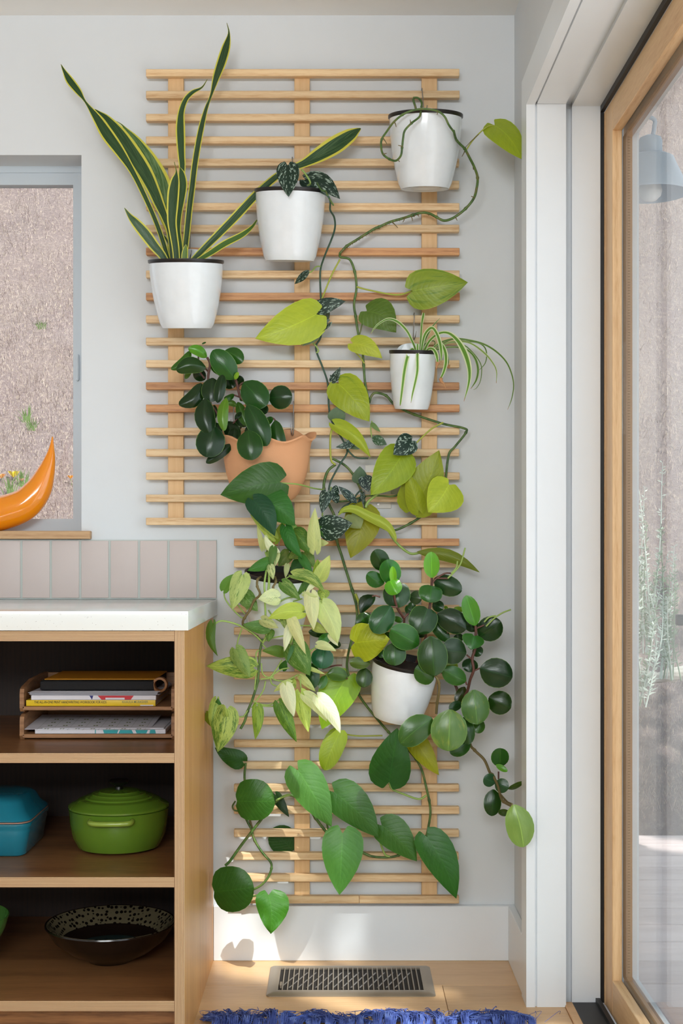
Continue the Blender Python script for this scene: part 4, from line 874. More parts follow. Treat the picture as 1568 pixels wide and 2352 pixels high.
lv('K1', [(290, 330, 235, 425, 52, dict(o=.09, col=(96, 130, 70))), (355, 620, 315, 682, 48, dict(o=.09, col=(58, 50, 30))), (640, 380, 700, 515, 165, dict(o=.10)), (740, 490, 775, 395, 100, dict(o=.10)),
    (395, 620, 330, 540, 90, dict(o=.10, col=(48, 60, 28))), (430, 430, 320, 345, 120, dict(o=.10)), (520, 680, 485, 840, 90, dict(o=.11)), (490, 225, 630, 370, 160, dict(o=.11, col=MP_)), (620, 150, 797, 258, 155, dict(o=.12, col=MP_, bow=-.05)),
    (700, 1060, 438, 1245, 105, dict(o=.155)), (745, 650, 830, 880, 105, dict(o=.12, col=(60, 100, 44))), (740, 690, 632, 655, 60, dict(o=.12, col=(80, 116, 56), bow=.1)), (710, 575, 612, 618, 58, dict(o=.13, col=MP_, bow=-.1)),
    (720, 780, 850, 870, 130, dict(o=.12)), (640, 840, 740, 1020, 160, dict(o=.12)), (520, 850, 560, 980, 110, dict(o=.13)), (930, 690, 1038, 745, 110, dict(o=.13)), (830, 560, 770, 640, 60, dict(o=.12, col=MP_)), (1000, 870, 1085, 800, 70, dict(o=.12, col=MP_)),
    (840, 880, 900, 990, 120, dict(o=.13)), (720, 900, 690, 1040, 110, dict(o=.13)), (780, 750, 720, 810, 50, dict(o=.13)),
    (290, 150, 98, 335, 95, dict(o=.13, col=(58, 104, 40), bow=-.12)), (435, 315, 146, 335, 165, dict(o=.15, bow=.13, fold=-.35, col=(30, 64, 30))), (445, 212, 265, 122, 105, dict(o=.14, col=BP, bow=.09)), (395, 470, 178, 685, 165, dict(o=.15, bow=-.16, fold=-.35)),
    (500, 415, 478, 650, 200, dict(o=.155)), (600, 375, 548, 658, 112, dict(o=.165, fold=-.35)), (718, 425, 502, 145, 225, dict(o=.16, col=(38, 88, 38), fold=-.15)), (1045, 608, 1275, 598, 235, dict(o=.15, col=(28, 58, 36))), (802, 458, 1020, 692, 262, dict(o=.17, col=(32, 76, 34))),
    (1110, 828, 1185, 1115, 145, dict(o=.165, col=(34, 72, 32), bow=.06)), (845, 925, 880, 1216, 255, dict(o=.215, col=(32, 70, 28), al=.4)), (840, 678, 1030, 1078, 215, dict(o=.20, col=(28, 68, 32), bow=-.02)),
    (425, 618, 470, 962, 200, dict(o=.17, bow=.07, fold=-.3)), (520, 885, 440, 1187, 285, dict(o=.175, al=.3, col=(24, 54, 36))), (632, 610, 612, 930, 108, dict(o=.20, col=(88, 128, 42), bow=.07, fold=-.3)),
    (715, 430, 750, 360, 44, dict(o=.165, col=(130, 170, 60))), (395, 85, 437, 68, 18, dict(o=.12, col=MP_))], MPE, pe, .12, **K)

# --- marbled pothos
po = thing('potted_marbled_pothos', 'cream and green marbled pothos spilling from a tilted white pot beside the worktop', 'potted plant', W(640, 1455, .13))
pot(po, 'PX', 640, 1318, 76, 1458, 60, tilt=11, roll=4, plate=False, o=.135)
for h in (((641, 1240), (639, 1290)),):
    t_, e_ = cp('PX', *h[0], .044), cp('PX', *h[1], .056)
    tubes('hanging_hook', [([t_+Vector((0, .012, 0)), t_+Vector((0, 0, .003)), (t_+e_)/2, e_, e_+Vector((0, -.012, .004))], .0014)], MWIRE, po, 7)
def ps(cr, pts, o=.2, r=1.9, m=None, name='stem', **k): vine(cr, pts, r, m or MLIM, po, o, name=name, **k)
ps('K4', [(660, 170), (632, 300), (620, 450), (606, 620), (580, 720), (545, 830), (500, 940), (470, 1040), (425, 1125)], .20, 3, MVINE, nodes=3)
ps('K3', [(690, 640, .17), (712, 740, .20), (680, 950, .235), (682, 1080, .24), (690, 1300, .235), (700, 1500, .22), (660, 1600, .21)], r=2.4); ps('K3', [(715, 640, .17), (725, 800, .21), (718, 1050, .24), (640, 1150, .235)], r=2.8)
ps('K3', [(640, 900, .205), (605, 930, .23), (602, 1000, .235), (632, 1085, .235), (570, 1150, .23), (525, 1250, .225), (465, 1340, .22), (452, 1400, .215), (520, 1470, .21), (600, 1530, .205), (655, 1590, .20)], r=2.8, m=MVINEB, nodes=1)
ps('K3', [(790, 900, .205), (800, 950, .235), (770, 1010, .24), (800, 1050, .24)], r=2.6, m=MVINEB, nodes=1)
ps('K3', [(130, 1440, .24), (165, 1390, .245), (230, 1366, .24), (350, 1390, .23), (450, 1432, .225), (560, 1500, .215), (650, 1585, .205)], r=2.2)
PL = [('K3', [(250, 1040), (262, 1130), (340, 1240), (440, 1332), (480, 1310)]), ('K3', [(420, 940), (480, 1080), (515, 1200)]), ('K3', [(430, 1150), (500, 1250)]), ('K3', [(390, 1190), (470, 1290)]), ('K4', [(440, 60), (400, 180), (380, 285)]), ('K4', [(555, 470), (585, 560), (573, 710)]),
      ('K4', [(645, 430), (660, 540), (730, 580), (800, 500), (865, 395)]), ('K4', [(735, 580), (850, 500), (940, 480)]), ('K4', [(640, 600), (720, 592), (780, 570)]), ('K4', [(745, 580), (800, 610), (900, 615), (1040, 550)]), ('K4', [(560, 830), (620, 860), (740, 868), (910, 770)]),
      ('K4', [(570, 850), (680, 885), (830, 884)]), ('K4', [(740, 590), (760, 650), (830, 680)]), ('K4', [(690, 620), (665, 720), (590, 830)]), ('K4', [(1050, 560), (1070, 720), (1105, 825), (1160, 840)]), ('K4', [(680, 195), (780, 160), (885, 140)]), ('K4', [(655, 230), (740, 310), (870, 352)]),
      ('K3', [(700, 1080), (780, 1020), (900, 920), (980, 880)]), ('K3', [(1080, 1270), (1160, 1258)]), ('K3', [(1045, 1415), (1200, 1418)]), ('K4', [(1130, 350), (1180, 290), (1250, 250)]), ('K4', [(415, 1000), (460, 990), (500, 930)]), ('K4', [(620, 290), (590, 330), (595, 480)]),
      ('K3', [(800, 1190), (900, 1130), (1000, 1110)]), ('K3', [(720, 1250), (780, 1330), (900, 1400)]), ('K3', [(450, 880), (520, 868)]), ('K4', [(540, 900), (575, 880), (600, 895)]), ('K3', [(980, 1160), (1080, 1130)])]
for cr, pts in PL: ps(cr, pts, .205, 1.7, name='petiole')
CRM, CL, GM, WH, GD = (206, 214, 160), (176, 194, 96), (124, 152, 84), (228, 232, 206), (52, 104, 44)
K = dict(shape='heart', al=.62, fold=-.3, curl=.09, do=.01, col=CL, wav=.02)
lv('K3', [(560, 90, 790, 470, 260, dict(o=.225, col=(34, 78, 50), al=.15, bow=-.08)), (650, 80, 1005, 360, 350, dict(o=.215, col=(52, 110, 42), al=.1, bow=-.10)),
    (730, 660, 700, 560, 50, dict(o=.14, col=GM)), (1100, 640, 1210, 800, 150, dict(o=.13, col=GM, al=.7)), (940, 640, 825, 790, 150, dict(o=.13, col=(118, 132, 70), al=.7)), (920, 500, 960, 640, 90, dict(o=.12, col=GD, al=.3)), (1040, 640, 935, 705, 110, dict(o=.14, col=(140, 150, 70), al=.7)),
    (1050, 740, 960, 870, 130, dict(o=.14, col=(44, 88, 36), al=.4)), (920, 770, 900, 915, 62, dict(o=.16, col=CRM, al=.5)), (1100, 890, 1040, 1095, 160, dict(o=.18, col=(100, 138, 70), al=.9)), (1180, 940, 1110, 1060, 70, dict(o=.17, col=GD, al=.2)),
    (1260, 540, 1360, 540, 75, dict(o=.15, col=CRM, al=.1)), (1290, 300, 1300, 480, 130, dict(o=.14, col=(60, 110, 44), al=.2)),
    (600, 190, 720, 420, 110, dict(o=.17, col=(80, 140, 50), al=.7)), (780, 480, 525, 238, 130, dict(o=.18, bow=.04)), (660, 600, 600, 330, 60, dict(o=.17, col=CRM, al=.2)), (690, 600, 700, 430, 80, dict(o=.175, col=CRM, al=.4)), (810, 640, 680, 455, 95, dict(o=.20, col=WH, al=.4, bow=-.1)),
    (790, 520, 905, 280, 95, dict(o=.17, col=(140, 160, 60), al=.5)), (1000, 400, 858, 238, 90, dict(o=.165, col=(130, 170, 90), al=.7)), (990, 420, 1150, 650, 200, dict(o=.17, col=(110, 140, 56), al=.85, bow=-.06)), (905, 368, 1082, 710, 150, dict(o=.20, col=(48, 112, 40), al=.1, bow=.06)),
    (1215, 610, 1215, 165, 150, dict(o=.18, col=(206, 214, 150), al=.4, bow=-.03)), (1170, 600, 1190, 215, 70, dict(o=.17, col=CRM, al=.6)), (1070, 690, 1195, 885, 95, dict(o=.185, col=(60, 118, 46), al=.5)), (1250, 912, 1240, 708, 120, dict(o=.19, col=(160, 184, 66), al=.6)), (1258, 915, 1372, 668, 160, dict(o=.195, col=(204, 216, 134), al=.3, fold=.2)),
    (742, 740, 495, 835, 135, dict(o=.215, col=(64, 122, 46), al=.6)), (775, 590, 745, 800, 90, dict(o=.21, col=(84, 120, 56), al=.5)), (740, 780, 772, 930, 90, dict(o=.225, col=CRM, al=.65)), (820, 650, 790, 790, 60, dict(o=.20, col=CRM, al=.6)),
    (985, 885, 1325, 1080, 135, dict(o=.235, bow=-.18, col=(168, 186, 108), al=.7)), (870, 960, 1062, 1142, 140, dict(o=.24, col=(140, 164, 96), al=.85)), (1210, 960, 1110, 1070, 60, dict(o=.235, col=WH, al=.2)), (1310, 1040, 1290, 1150, 130, dict(o=.23, col=CL, al=.7)),
    (248, 1040, 385, 860, 120, dict(o=.22, col=(104, 150, 66), al=.1, bow=-.08)), (450, 1080, 608, 1264, 180, dict(o=.215, col=(128, 158, 100), al=.75)), (445, 885, 334, 1250, 210, dict(o=.24, col=(178, 194, 124), al=.6)), (490, 880, 455, 990, 60, dict(o=.23, col=(150, 170, 70), al=.3)),
    (825, 1120, 612, 1132, 180, dict(o=.245, col=(222, 232, 190), al=.5, bow=.06)), (1075, 1272, 715, 1342, 185, dict(o=.25, col=(186, 204, 92), al=.25, bow=.10)), (1170, 1080, 1200, 1462, 165, dict(o=.25, col=(216, 218, 176), al=.3)), (1090, 1080, 1245, 1110, 60, dict(o=.245, col=CRM, al=.4)),
    (1240, 1180, 1345, 1412, 150, dict(o=.24, col=(206, 220, 150), al=.6)), (1290, 1190, 1456, 1612, 240, dict(o=.245, col=(208, 222, 160), al=.3, bow=-.06)), (1200, 1415, 1338, 1492, 105, dict(o=.23, col=(176, 188, 110), al=.6)), (1270, 1150, 1330, 1400, 60, dict(o=.2, col=(110, 130, 30), al=.1)),
    (715, 1440, 446, 1405, 150, dict(o=.235, col=(108, 146, 88), al=.85)), (650, 1350, 828, 1442, 118, dict(o=.245, col=(190, 194, 140), al=.55)), (880, 1290, 905, 1460, 105, dict(o=.235, col=(170, 184, 120), al=.7)), (830, 1290, 920, 1350, 70, dict(o=.23, col=CRM, al=.6))], MPO, po, .2, **K)
lv('K4', [(135, 10, 185, 358, 105, dict(o=.25, col=(84, 116, 40), al=.55, bow=.13)), (740, 80, 720, 205, 105, dict(o=.215, col=(130, 154, 76), al=.8)), (880, 325, 652, 300, 125, dict(o=.21, col=(96, 128, 50), al=.6, bow=.08)), (868, 500, 905, 395, 90, dict(o=.20, col=(52, 106, 40), al=.2)),
    (550, 480, 62, 461, 245, dict(o=.215, col=(170, 192, 94), al=.72, bow=.02)), (375, 285, 528, 580, 180, dict(o=.23, col=(140, 166, 96), al=.62)), (945, 40, 888, 308, 95, dict(o=.25, col=WH, al=.3)), (950, -60, 960, 240, 110, dict(o=.24, col=(160, 176, 110), al=.7)), (975, 240, 1160, 562, 280, dict(o=.235, col=(126, 158, 90), al=.8)), (960, -50, 1116, 338, 125, dict(o=.255, col=(212, 212, 160), al=.35)),
    (975, 260, 910, 440, 46, dict(o=.245, col=(70, 116, 70), al=.3)), (1240, 235, 1440, 302, 100, dict(o=.25, col=(210, 220, 170), al=.4, bow=-.07)), (1370, 130, 1460, 250, 70, dict(o=.245, col=WH, al=.2)), (1150, 480, 1326, 548, 46, dict(o=.23, col=(200, 214, 140), al=.2)), (1060, 570, 1222, 732, 90, dict(o=.20, col=(206, 214, 150), al=.5)),
    (970, 600, 1010, 700, 70, dict(o=.20, col=CL, al=.7)), (960, 640, 775, 735, 85, dict(o=.21, col=(200, 212, 140), al=.3, bow=.08)), (920, 900, 940, 790, 60, dict(o=.20, col=CL)), (1060, 750, 1144, 1160, 175, dict(o=.215, col=(192, 214, 110), al=.55)), (905, 670, 992, 998, 160, dict(o=.235, col=WH, al=.35)),
    (835, 862, 1020, 1268, 165, dict(o=.22, col=(124, 164, 62), al=.85)), (600, 890, 580, 1242, 128, dict(o=.21, col=(140, 170, 60), al=.6, bow=-.05)), (1105, 775, 1340, 1055, 150, dict(o=.24, col=(214, 222, 176), al=.4, bow=-.1)), (1245, 800, 1484, 1176, 180, dict(o=.25, col=(232, 238, 214), al=.25, bow=-.08)),
    (60, 960, 130, 1115, 85, dict(o=.22, col=(130, 146, 40), al=.5)), (190, 945, 185, 800, 100, dict(o=.23, col=(60, 112, 44), al=.2)), (170, 820, 130, 1150, 95, dict(o=.235, col=(170, 192, 96), al=.6, bow=.08)), (270, 930, 184, 1372, 290, dict(o=.245, col=(176, 196, 104), al=.7, bow=-.03)), (275, 1000, 255, 870, 60, dict(o=.25, col=(176, 196, 104), al=.6)),
    ], MPO, po, .2, **K)

# --- glossy peperomia, lower right
pr = thing('potted_peperomia', 'bushy dark glossy round-leaved plant in the lowest white pot, right side of the trellis', 'potted plant', W(930, 1662, .13))
pot(pr, 'PX', 932, 1522, 76, 1655, 56, tilt=9, roll=9, plate=False, o=.135)
vine('K5', [(515, 1050, .13), (515, 710, .16), (510, 670, .16), (460, 590, .17), (432, 500, .18), (425, 380, .19)], 3, MRED, pr); vine('K5', [(620, 1050, .13), (695, 850, .17), (702, 760, .18), (735, 570, .18), (750, 390, .18), (753, 325, .18)], 3, MRED, pr)
vine('K5', [(700, 1100, .14), (870, 1150, .13), (960, 1260, .13), (985, 1380, .14), (1050, 1310, .16), (1080, 1200, .18), (1110, 1115, .19), (1098, 1020, .19), (1120, 940, .19), (1130, 810, .19), (1126, 735, .19)], 3.4, MRED, pr)
vine('K5', [(740, 1120, .21), (785, 1170, .235), (812, 1230, .23), (812, 1310, .22), (797, 1400, .2), (790, 1490, .19)], 3.2, MVINEB, pr, nodes=2)
vine('CB', [(830, 1640, .10), (900, 1800, .12), (935, 2050, .12), (970, 2110, .13), (1040, 2180, .14), (1080, 2270, .15), 'CD', (1150, 625, .18), (1190, 700, .20), (1215, 790, .25), (1240, 840, .31), (1308, 878, .40)], 3.2, MVINEB, pr, nodes=3)
for pts in ([(455, 578), (400, 572)], [(515, 668), (552, 630)], [(755, 385), (780, 340), (860, 290), (920, 286)], [(1110, 1125), (1165, 1100)], [(1092, 1022), (1050, 985)], [(1052, 1245), (1042, 1215)], [(1128, 762), (1200, 730)], [(800, 330), (890, 330)], [(850, 700), (890, 800)], [(310, 490), (270, 478), (240, 485)]): vine('K5', pts, 2, MRED, pr, .19, name='petiole')
for pts in ([(918, 288), (960, 240), (972, 182)], [(888, 330), (950, 270), (1000, 200), (1038, 68)], [(1200, 705), (1240, 665), (1300, 650)], [(1216, 742), (1290, 670), (1360, 625), (1430, 598)]): vine('K5', pts, 1.9, MLIM, pr, .2, name='flower_spike')
vine('CD', [(1200, 600), (1200, 660)], 2, MRED, pr, .17); vine('CD', [(1210, 775, .24), (1270, 840, .32), (1310, 860, .39)], 2, MVINEB, pr)
DP2, MT = (34, 68, 42), (96, 130, 74)
K = dict(shape='oval', col=DP2, al=.15, fold=-.2, curl=.06, do=.01, wav=.01)
lv('K5', [(260, 480, 140, 640, 120, dict(o=.13, col=(26, 50, 26), bow=.15, shape='lance')), (225, 640, 105, 720, 110, dict(o=.14, col=(44, 84, 36))), (225, 1060, 45, 1050, 105, dict(o=.16, col=(70, 90, 34))), (185, 1100, 160, 1265, 145, dict(o=.15, col=(42, 66, 30))),
    (290, 930, 340, 1010, 70, dict(o=.15)), (560, 480, 665, 510, 120, dict(o=.15, col=(60, 84, 70))), (760, 540, 850, 595, 100, dict(o=.15)), (420, 665, 500, 700, 52, dict(o=.14, col=(56, 104, 40))), (590, 530, 570, 610, 70, dict(o=.15)), (540, 560, 560, 640, 60, dict(o=.15)),
    (1035, 600, 938, 590, 48, dict(o=.12, col=(112, 150, 44))), (890, 598, 860, 570, 30, dict(o=.12, col=(112, 150, 44))), (1150, 770, 1035, 690, 120, dict(o=.15)), (1000, 880, 960, 810, 90, dict(o=.15)), (1110, 925, 1178, 985, 100, dict(o=.16)), (1090, 1015, 1070, 1135, 140, dict(o=.15, al=.4)),
    (345, 850, 400, 800, 70, dict(o=.15)), (630, 820, 700, 800, 60, dict(o=.15)), (1035, 1260, 960, 1400, 90, dict(o=.15, col=(50, 62, 26))), (1010, 1400, 898, 1450, 85, dict(o=.17)), (340, 380, 195, 290, 135, dict(o=.18, col=(40, 96, 38), bow=-.05)), (355, 265, 262, 85, 160, dict(o=.17, col=(36, 70, 34))),
    (430, 385, 480, 580, 235, dict(o=.165, shape='round')), (770, 335, 1008, 440, 175, dict(o=.175, bow=.02)), (425, 385, 368, 168, 185, dict(o=.19, col=(44, 110, 48))), (750, 395, 730, 537, 205, dict(o=.20, col=(42, 92, 42), shape='round')), (424, 375, 414, 226, 64, dict(o=.205, col=(110, 170, 50), fold=.2)),
    (395, 350, 455, 465, 150, dict(o=.21, col=(88, 156, 46), shape='round', fold=-.35)), (752, 325, 745, 102, 138, dict(o=.19, col=(104, 172, 66), fold=.12)), (750, 690, 895, 870, 115, dict(o=.17, col=(40, 78, 40))), (800, 635, 1048, 765, 210, dict(o=.19, bow=-.03, col=(28, 54, 38))), (1125, 735, 1045, 476, 150, dict(o=.20, col=(84, 150, 66), fold=.12)),
    (402, 570, 250, 795, 210, dict(o=.20, col=(34, 78, 50))), (715, 590, 630, 803, 248, dict(o=.20, col=(34, 68, 40), shape='round')), (640, 900, 398, 765, 225, dict(o=.21, col=(42, 92, 42))), (430, 880, 435, 1078, 200, dict(o=.20, col=(38, 74, 38))), (1155, 830, 1345, 700, 215, dict(o=.18, col=(32, 64, 36))),
    (975, 1090, 855, 1060, 110, dict(o=.185, col=(120, 140, 50), al=.6)), (1045, 1215, 845, 1115, 160, dict(o=.19, col=(54, 104, 50))), (772, 1175, 605, 1105, 195, dict(o=.225, col=(48, 88, 32), shape='round')), (745, 825, 772, 1167, 262, dict(o=.235, col=(38, 72, 30), al=.35)), (1048, 970, 832, 940, 232, dict(o=.215, col=(30, 60, 36))),
    (1115, 825, 1085, 942, 195, dict(o=.21, col=(46, 104, 46), shape='heart')), (1165, 1100, 1442, 1180, 255, dict(o=.20, col=(30, 62, 42))), (1240, 1350, 1430, 1442, 205, dict(o=.17, col=(36, 68, 30))), (1110, 1285, 1140, 1583, 245, dict(o=.215, col=(84, 122, 84), al=.75))], MPE, pr, .18, **K)
lv('CB', [(1020, 1890, 985, 1988, 90, dict(o=.16, col=(60, 100, 44))), (940, 2040, 795, 2135, 130, dict(o=.165, col=(40, 84, 34))), (900, 1870, 930, 2070, 115, dict(o=.18, col=(42, 80, 36))), (665, 1880, 437, 2065, 200, dict(o=.235, col=(56, 92, 46), al=.6, bow=.03)), (795, 1818, 780, 2118, 265, dict(o=.245, col=(98, 132, 84), al=.85))], MPE, pr, .2, **K)
lv('CD', [(1290, 920, 1198, 935, 66, dict(o=.30, do=-.04, col=(52, 84, 36))), (1278, 742, 1400, 680, 46, dict(o=.21, do=.05, col=(62, 92, 44), al=.6)), (1210, 565, 1215, 412, 145, dict(o=.18, col=(44, 96, 40))), (1180, 545, 1272, 598, 48, dict(o=.185, col=(92, 158, 56))), (1160, 742, 1145, 956, 142, dict(o=.17, col=(34, 70, 28))),
    (1178, 690, 1082, 650, 112, dict(o=.185, col=(50, 90, 78))), (1172, 690, 1280, 735, 118, dict(o=.19, col=(48, 86, 70))), (1322, 865, 1400, 1205, 225, dict(o=.405, col=(126, 154, 98), al=.6, bow=-.03, shape='oval'))], MPE, pr, .17, **K)
lv('K4', [(1340, 130, 1145, 95, 90, dict(o=.15, col=(32, 58, 32))), (1360, 220, 1488, 240, 90, dict(o=.15, col=(30, 54, 34))), (1385, 125, 1250, 215, 105, dict(o=.17, col=(58, 118, 52))), (1310, 262, 1275, 487, 240, dict(o=.19, col=(36, 92, 78))), (1185, 430, 1195, 698, 150, dict(o=.16, col=(34, 74, 38))),
    (1330, 560, 1265, 700, 95, dict(o=.155, col=(60, 104, 50))), (1560, 570, 1345, 545, 150, dict(o=.15, col=(60, 92, 38), bow=.06))], MPE, pr, .17, **K)
vine('K4', [(1500, 450), (1420, 455), (1290, 490)], 2, MRED, pr, .14); vine('K4', [(1560, 590), (1480, 600), (1400, 590)], 2, MRED, pr, .14)

# ------------------------------------------------------------------ things on the shelves and the sill
Z1, Z2, Z3 = .6206, .3654, .1113
def wz(y, o): return HC+(VY-y)*(DC-o)/FPX
def wx(x, o): return (x-VX)*(DC-o)/FPX
MTRAY = m_wood('tray_oak', (168, 122, 82), (128, 88, 56), 'X', .5, 1, 1, .03)
MWP = m_simple('white_paper', (226, 224, 230), .7); MYEL = m_simple('yellow_cover', (232, 196, 30), .4); MORG = m_simple('orange_cover', (214, 146, 30), .5); MBLK = m_simple('black_cloth', (12, 12, 15), .8)
MINK = m_simple('black_ink', (20, 20, 22), .6); MGRY = m_simple('grey_green_ink', (120, 130, 90), .6); MRD = m_simple('red_print', (200, 36, 46), .5); MBL = m_simple('navy_print', (30, 40, 120), .5); MTQ = m_simple('turquoise_print', (40, 160, 165), .5)
yf = -.449; yb2 = -.20; xl, xr = wx(45, .449), -.362
def tray(z, lb, h=.052):
    t = thing('letter_tray', lb, 'tray', ((xl+xr)/2, (yf+yb2)/2, z))
    box('base_board', xl+.006, xr-.006, yf, yb2, z+.003, z+.0115, MTRAY, t, .001)
    for a in (xl, xr-.0095):
        pts = [(yf+.006, z), (yf, z+.008), (yf, z+.040), (yf+.004, z+.050), (yf+.016, z+h+.002), (yf+.09, z+h+.012 if z > Z1+.01 else z+.0605), (yb2, z+h+.014 if z > Z1+.01 else z+.0605), (yb2, z)]
        n = len(pts); V = [(a, y, q) for y, q in pts]+[(a+.0095, y, q) for y, q in pts]
        F = [tuple(range(n-1, -1, -1)), tuple(range(n, 2*n))]+[(i, (i+1) % n, n+(i+1) % n, n+i) for i in range(n)]
        if z <= Z1+.01: V = [(x, y, min(q, z+.0605)) for x, y, q in V]
        mk('side', V, F, MTRAY, t)
    box('back_board', xl+.0096, xr-.0096, yb2-.009, yb2, z+.0116, z+(.0605 if z <= Z1+.01 else h+.013), MTRAY, t, .001)
    return t
tray(Z1+.0003, 'lower wooden letter tray holding loose printed sheets'); tray(Z1+.0615, 'upper wooden letter tray holding the yellow workbook and black binder')
def fbox(name, x0, x1, y0, y1, z0, z1, m, par=None, bevel=.0008, rz=0): 
    if rz:
        c = Vector(((x0+x1)/2, (y0+y1)/2, 0)); M = Matrix.Translation(c) @ Matrix.Rotation(rz, 4, 'Z') @ Matrix.Translation(-c)
        return box(name, x0, x1, y0, y1, z0, z1, m, par, bevel, 1, M)
    return box(name, x0, x1, y0, y1, z0, z1, m, par, bevel)
def text(name, body, loc, size, mat, parent, width=None):
    cu = bpy.data.curves.new(name, 'FONT'); cu.body = body; cu.size = size; cu.extrude = .0001; cu.offset = .00008; cu.materials.append(mat); cu.align_y = 'CENTER'
    q = bpy.data.objects.new(name, cu); COL.objects.link(q); bpy.context.view_layer.update()
    me = bpy.data.meshes.new_from_object(q.evaluated_get(bpy.context.evaluated_depsgraph_get())); bpy.data.objects.remove(q)
    w_ = max(v.co.x for v in me.vertices); k = (width or w_)/w_
    me.transform(Matrix.Rotation(math.pi/2, 4, 'X') @ Matrix.Diagonal((k, 1, 1, 1))); me.name = name
    o = bpy.data.objects.new(name, me); COL.objects.link(o); attach(o, loc, parent)
    return o
zt = Z1+.0731+.0006; yk = yf+.004; X_ = lambda px: wx(px, -yk)
wbk = thing('yellow_workbook', 'yellow-spined handwriting workbook at the bottom of the upper tray', 'book', ((X_(60)+X_(358))/2, -.34, zt))
zz = zt
box('spine', X_(60), X_(357), yk, yk+.002, zz, zz+.0128, MYEL, wbk, .0008, 2); box('cover', X_(60), X_(357), yk+.002, -.225, zz+.0118, zz+.0128, MYEL, wbk); box('cover', X_(60), X_(357), yk+.002, -.225, zz, zz+.001, MYEL, wbk); box('pages', X_(61), X_(356), yk+.002, -.227, zz+.001, zz+.0118, MWP, wbk)
text('title_lettering', 'THE ALL-IN-ONE PRINT HANDWRITING WORKBOOK FOR KIDS', (X_(78.5), yk-.0003, zz+.0082), .0072, MINK, wbk, X_(244.5)-X_(78.5))
text('author_lettering', 'KHAULA MUBASHER', (X_(280), yk-.0003, zz+.0088), .0068, MGRY, wbk, X_(340)-X_(280))
box('barcode_patch', X_(322), X_(352), yk-.0003, yk, zz+.0004, zz+.0026, MWP, wbk)
zz = zt+.0132
b2 = thing('white_workbook', 'white-spined workbook with red and blue print above the yellow one', 'book', (-.55, -.34, zz))
box('block', X_(71), X_(358), yk+.001, -.225, zz, zz+.0100, MWP, b2, .0008)
for a, b, m, q in ((205, 214, MBL, 4), (224, 307, MRD, 7)):
    V = [(X_(a), yk+.0006, zz+.0096), (X_(b), yk+.0006, zz+.0096), (X_(b-q), yk+.0006, zz+.0008), (X_(a+q+2), yk+.0006, zz+.0008)]
    V += [(x, y+.0003, z) for x, y, z in V]; mk('printed_band', V, [(0, 3, 2, 1), (4, 5, 6, 7), (0, 1, 5, 4), (1, 2, 6, 5), (2, 3, 7, 6), (3, 0, 4, 7)], m, b2)
box('printed_band', X_(242), X_(286), yk+.0002, yk+.0005, zz+.001, zz+.005, MWP, b2)
zz += .0104
pp = thing('paper_sheets', 'loose white sheets under the black binder in the upper tray', 'papers', (-.5, -.34, zz))
for k in range(6):
    q = zz+k*.0015; M = Matrix.Translation((X_(210), -.33, q)) @ Matrix.Rotation(random.uniform(-.03, .03), 4, 'Z')
    box('sheet', -.136+random.uniform(-.004, .004), .148, -.112+random.uniform(0, .004), .10, 0, .0005, MWP, pp, 0, 1, M)
zz += 6*.0015+.0004
bk = thing('black_binder', 'black binder with an orange cover on top of the upper tray', 'binder', (-.5, -.33, zz))
yk2 = yk+.012; X2 = lambda px: wx(px, -yk2)
box('spine', X2(91), X2(354), yk2, yk2+.05, zz, zz+.0215, MBLK, bk, .005, 3); box('block', X2(96), X2(354), yk2+.049, -.225, zz+.001, zz+.0225, MBLK, bk, .001); box('cover', X2(99), X2(356), yk2+.012, -.225, zz+.0226, zz+.0246, MORG, bk, .0006)
# wooden clip roll at the right of the binder
wr = lathe('wooden_ring', [(.012, -.012), (.0165, -.010), (.0165, .010), (.012, .012), (.011, .006), (.011, -.006)], (X2(366), -.42, zz+.012), MTRAY, None, 28, Matrix.Rotation(math.pi/2, 3, 'X'), closed=True)
tag(wr, 'small dark wooden ring beside the black binder', 'ring')
# lower tray contents
zt = Z1+.0003+.0121
b3 = thing('teal_workbook', 'white and turquoise book at the bottom of the lower tray', 'book', (-.5, -.34, zt))
box('block', X_(80), X_(380), yk, -.23, zt, zt+.0098, MWP, b3, .0008)
for a, b, q in ((218, 220, 0), (236, 272, -3), (276, 302, 4), (310, 340, -4), (345, 356, 2)):
    V = [(X_(a), yk-.0004, zt+.009), (X_(b), yk-.0004, zt+.009), (X_(b+q), yk-.0004, zt+.0008), (X_(a-q), yk-.0004, zt+.0008)]; V += [(x, y+.0003, z) for x, y, z in V]
    mk('printed_band', V, [(0, 3, 2, 1), (4, 5, 6, 7), (0, 1, 5, 4), (1, 2, 6, 5), (2, 3, 7, 6), (3, 0, 4, 7)], MTQ, b3)
sh = thing('calendar_sheet', 'white calendar printout lying askew in the lower tray', 'paper', (-.5, -.36, zt+.012))
Mx = Matrix.Translation((X_(205), -.39, zt+.0135)) @ Matrix.Rotation(.07, 4, 'X')
box('sheet', -.143, .135, -.056, .11, -.0004, .0004, MWP, sh, 0, 1, Mx @ Matrix.Shear('XY', 4, (0, 0)) if False else Mx @ Matrix.Rotation(-.02, 4, 'Z'))
gb = bmesh.new()
for k in range(8): bmbox(gb, -.115+k*.034, -.1146+k*.034, -.068, .10, .0005, .0006, Mx)
for k in range(5): bmbox(gb, -.115, .124, -.068+k*.035, -.0676+k*.035, .0005, .0006, Mx)
for i in range(7):
    for j in range(4):
        for q in range(2): bmbox(gb, -.100+i*.034+q*.006, -.096+i*.034+q*.006, -.055+j*.035, -.046+j*.035, .0005, .0006, Mx)
bm_out('printed_grid', gb, MGRY, sh)
s2 = box('paper_stack', X_(96), X_(375), yf+.012, -.24, zt+.0101, zt+.0118, MWP); tag(s2, 'thin stack of white paper under the calendar printout', 'papers')

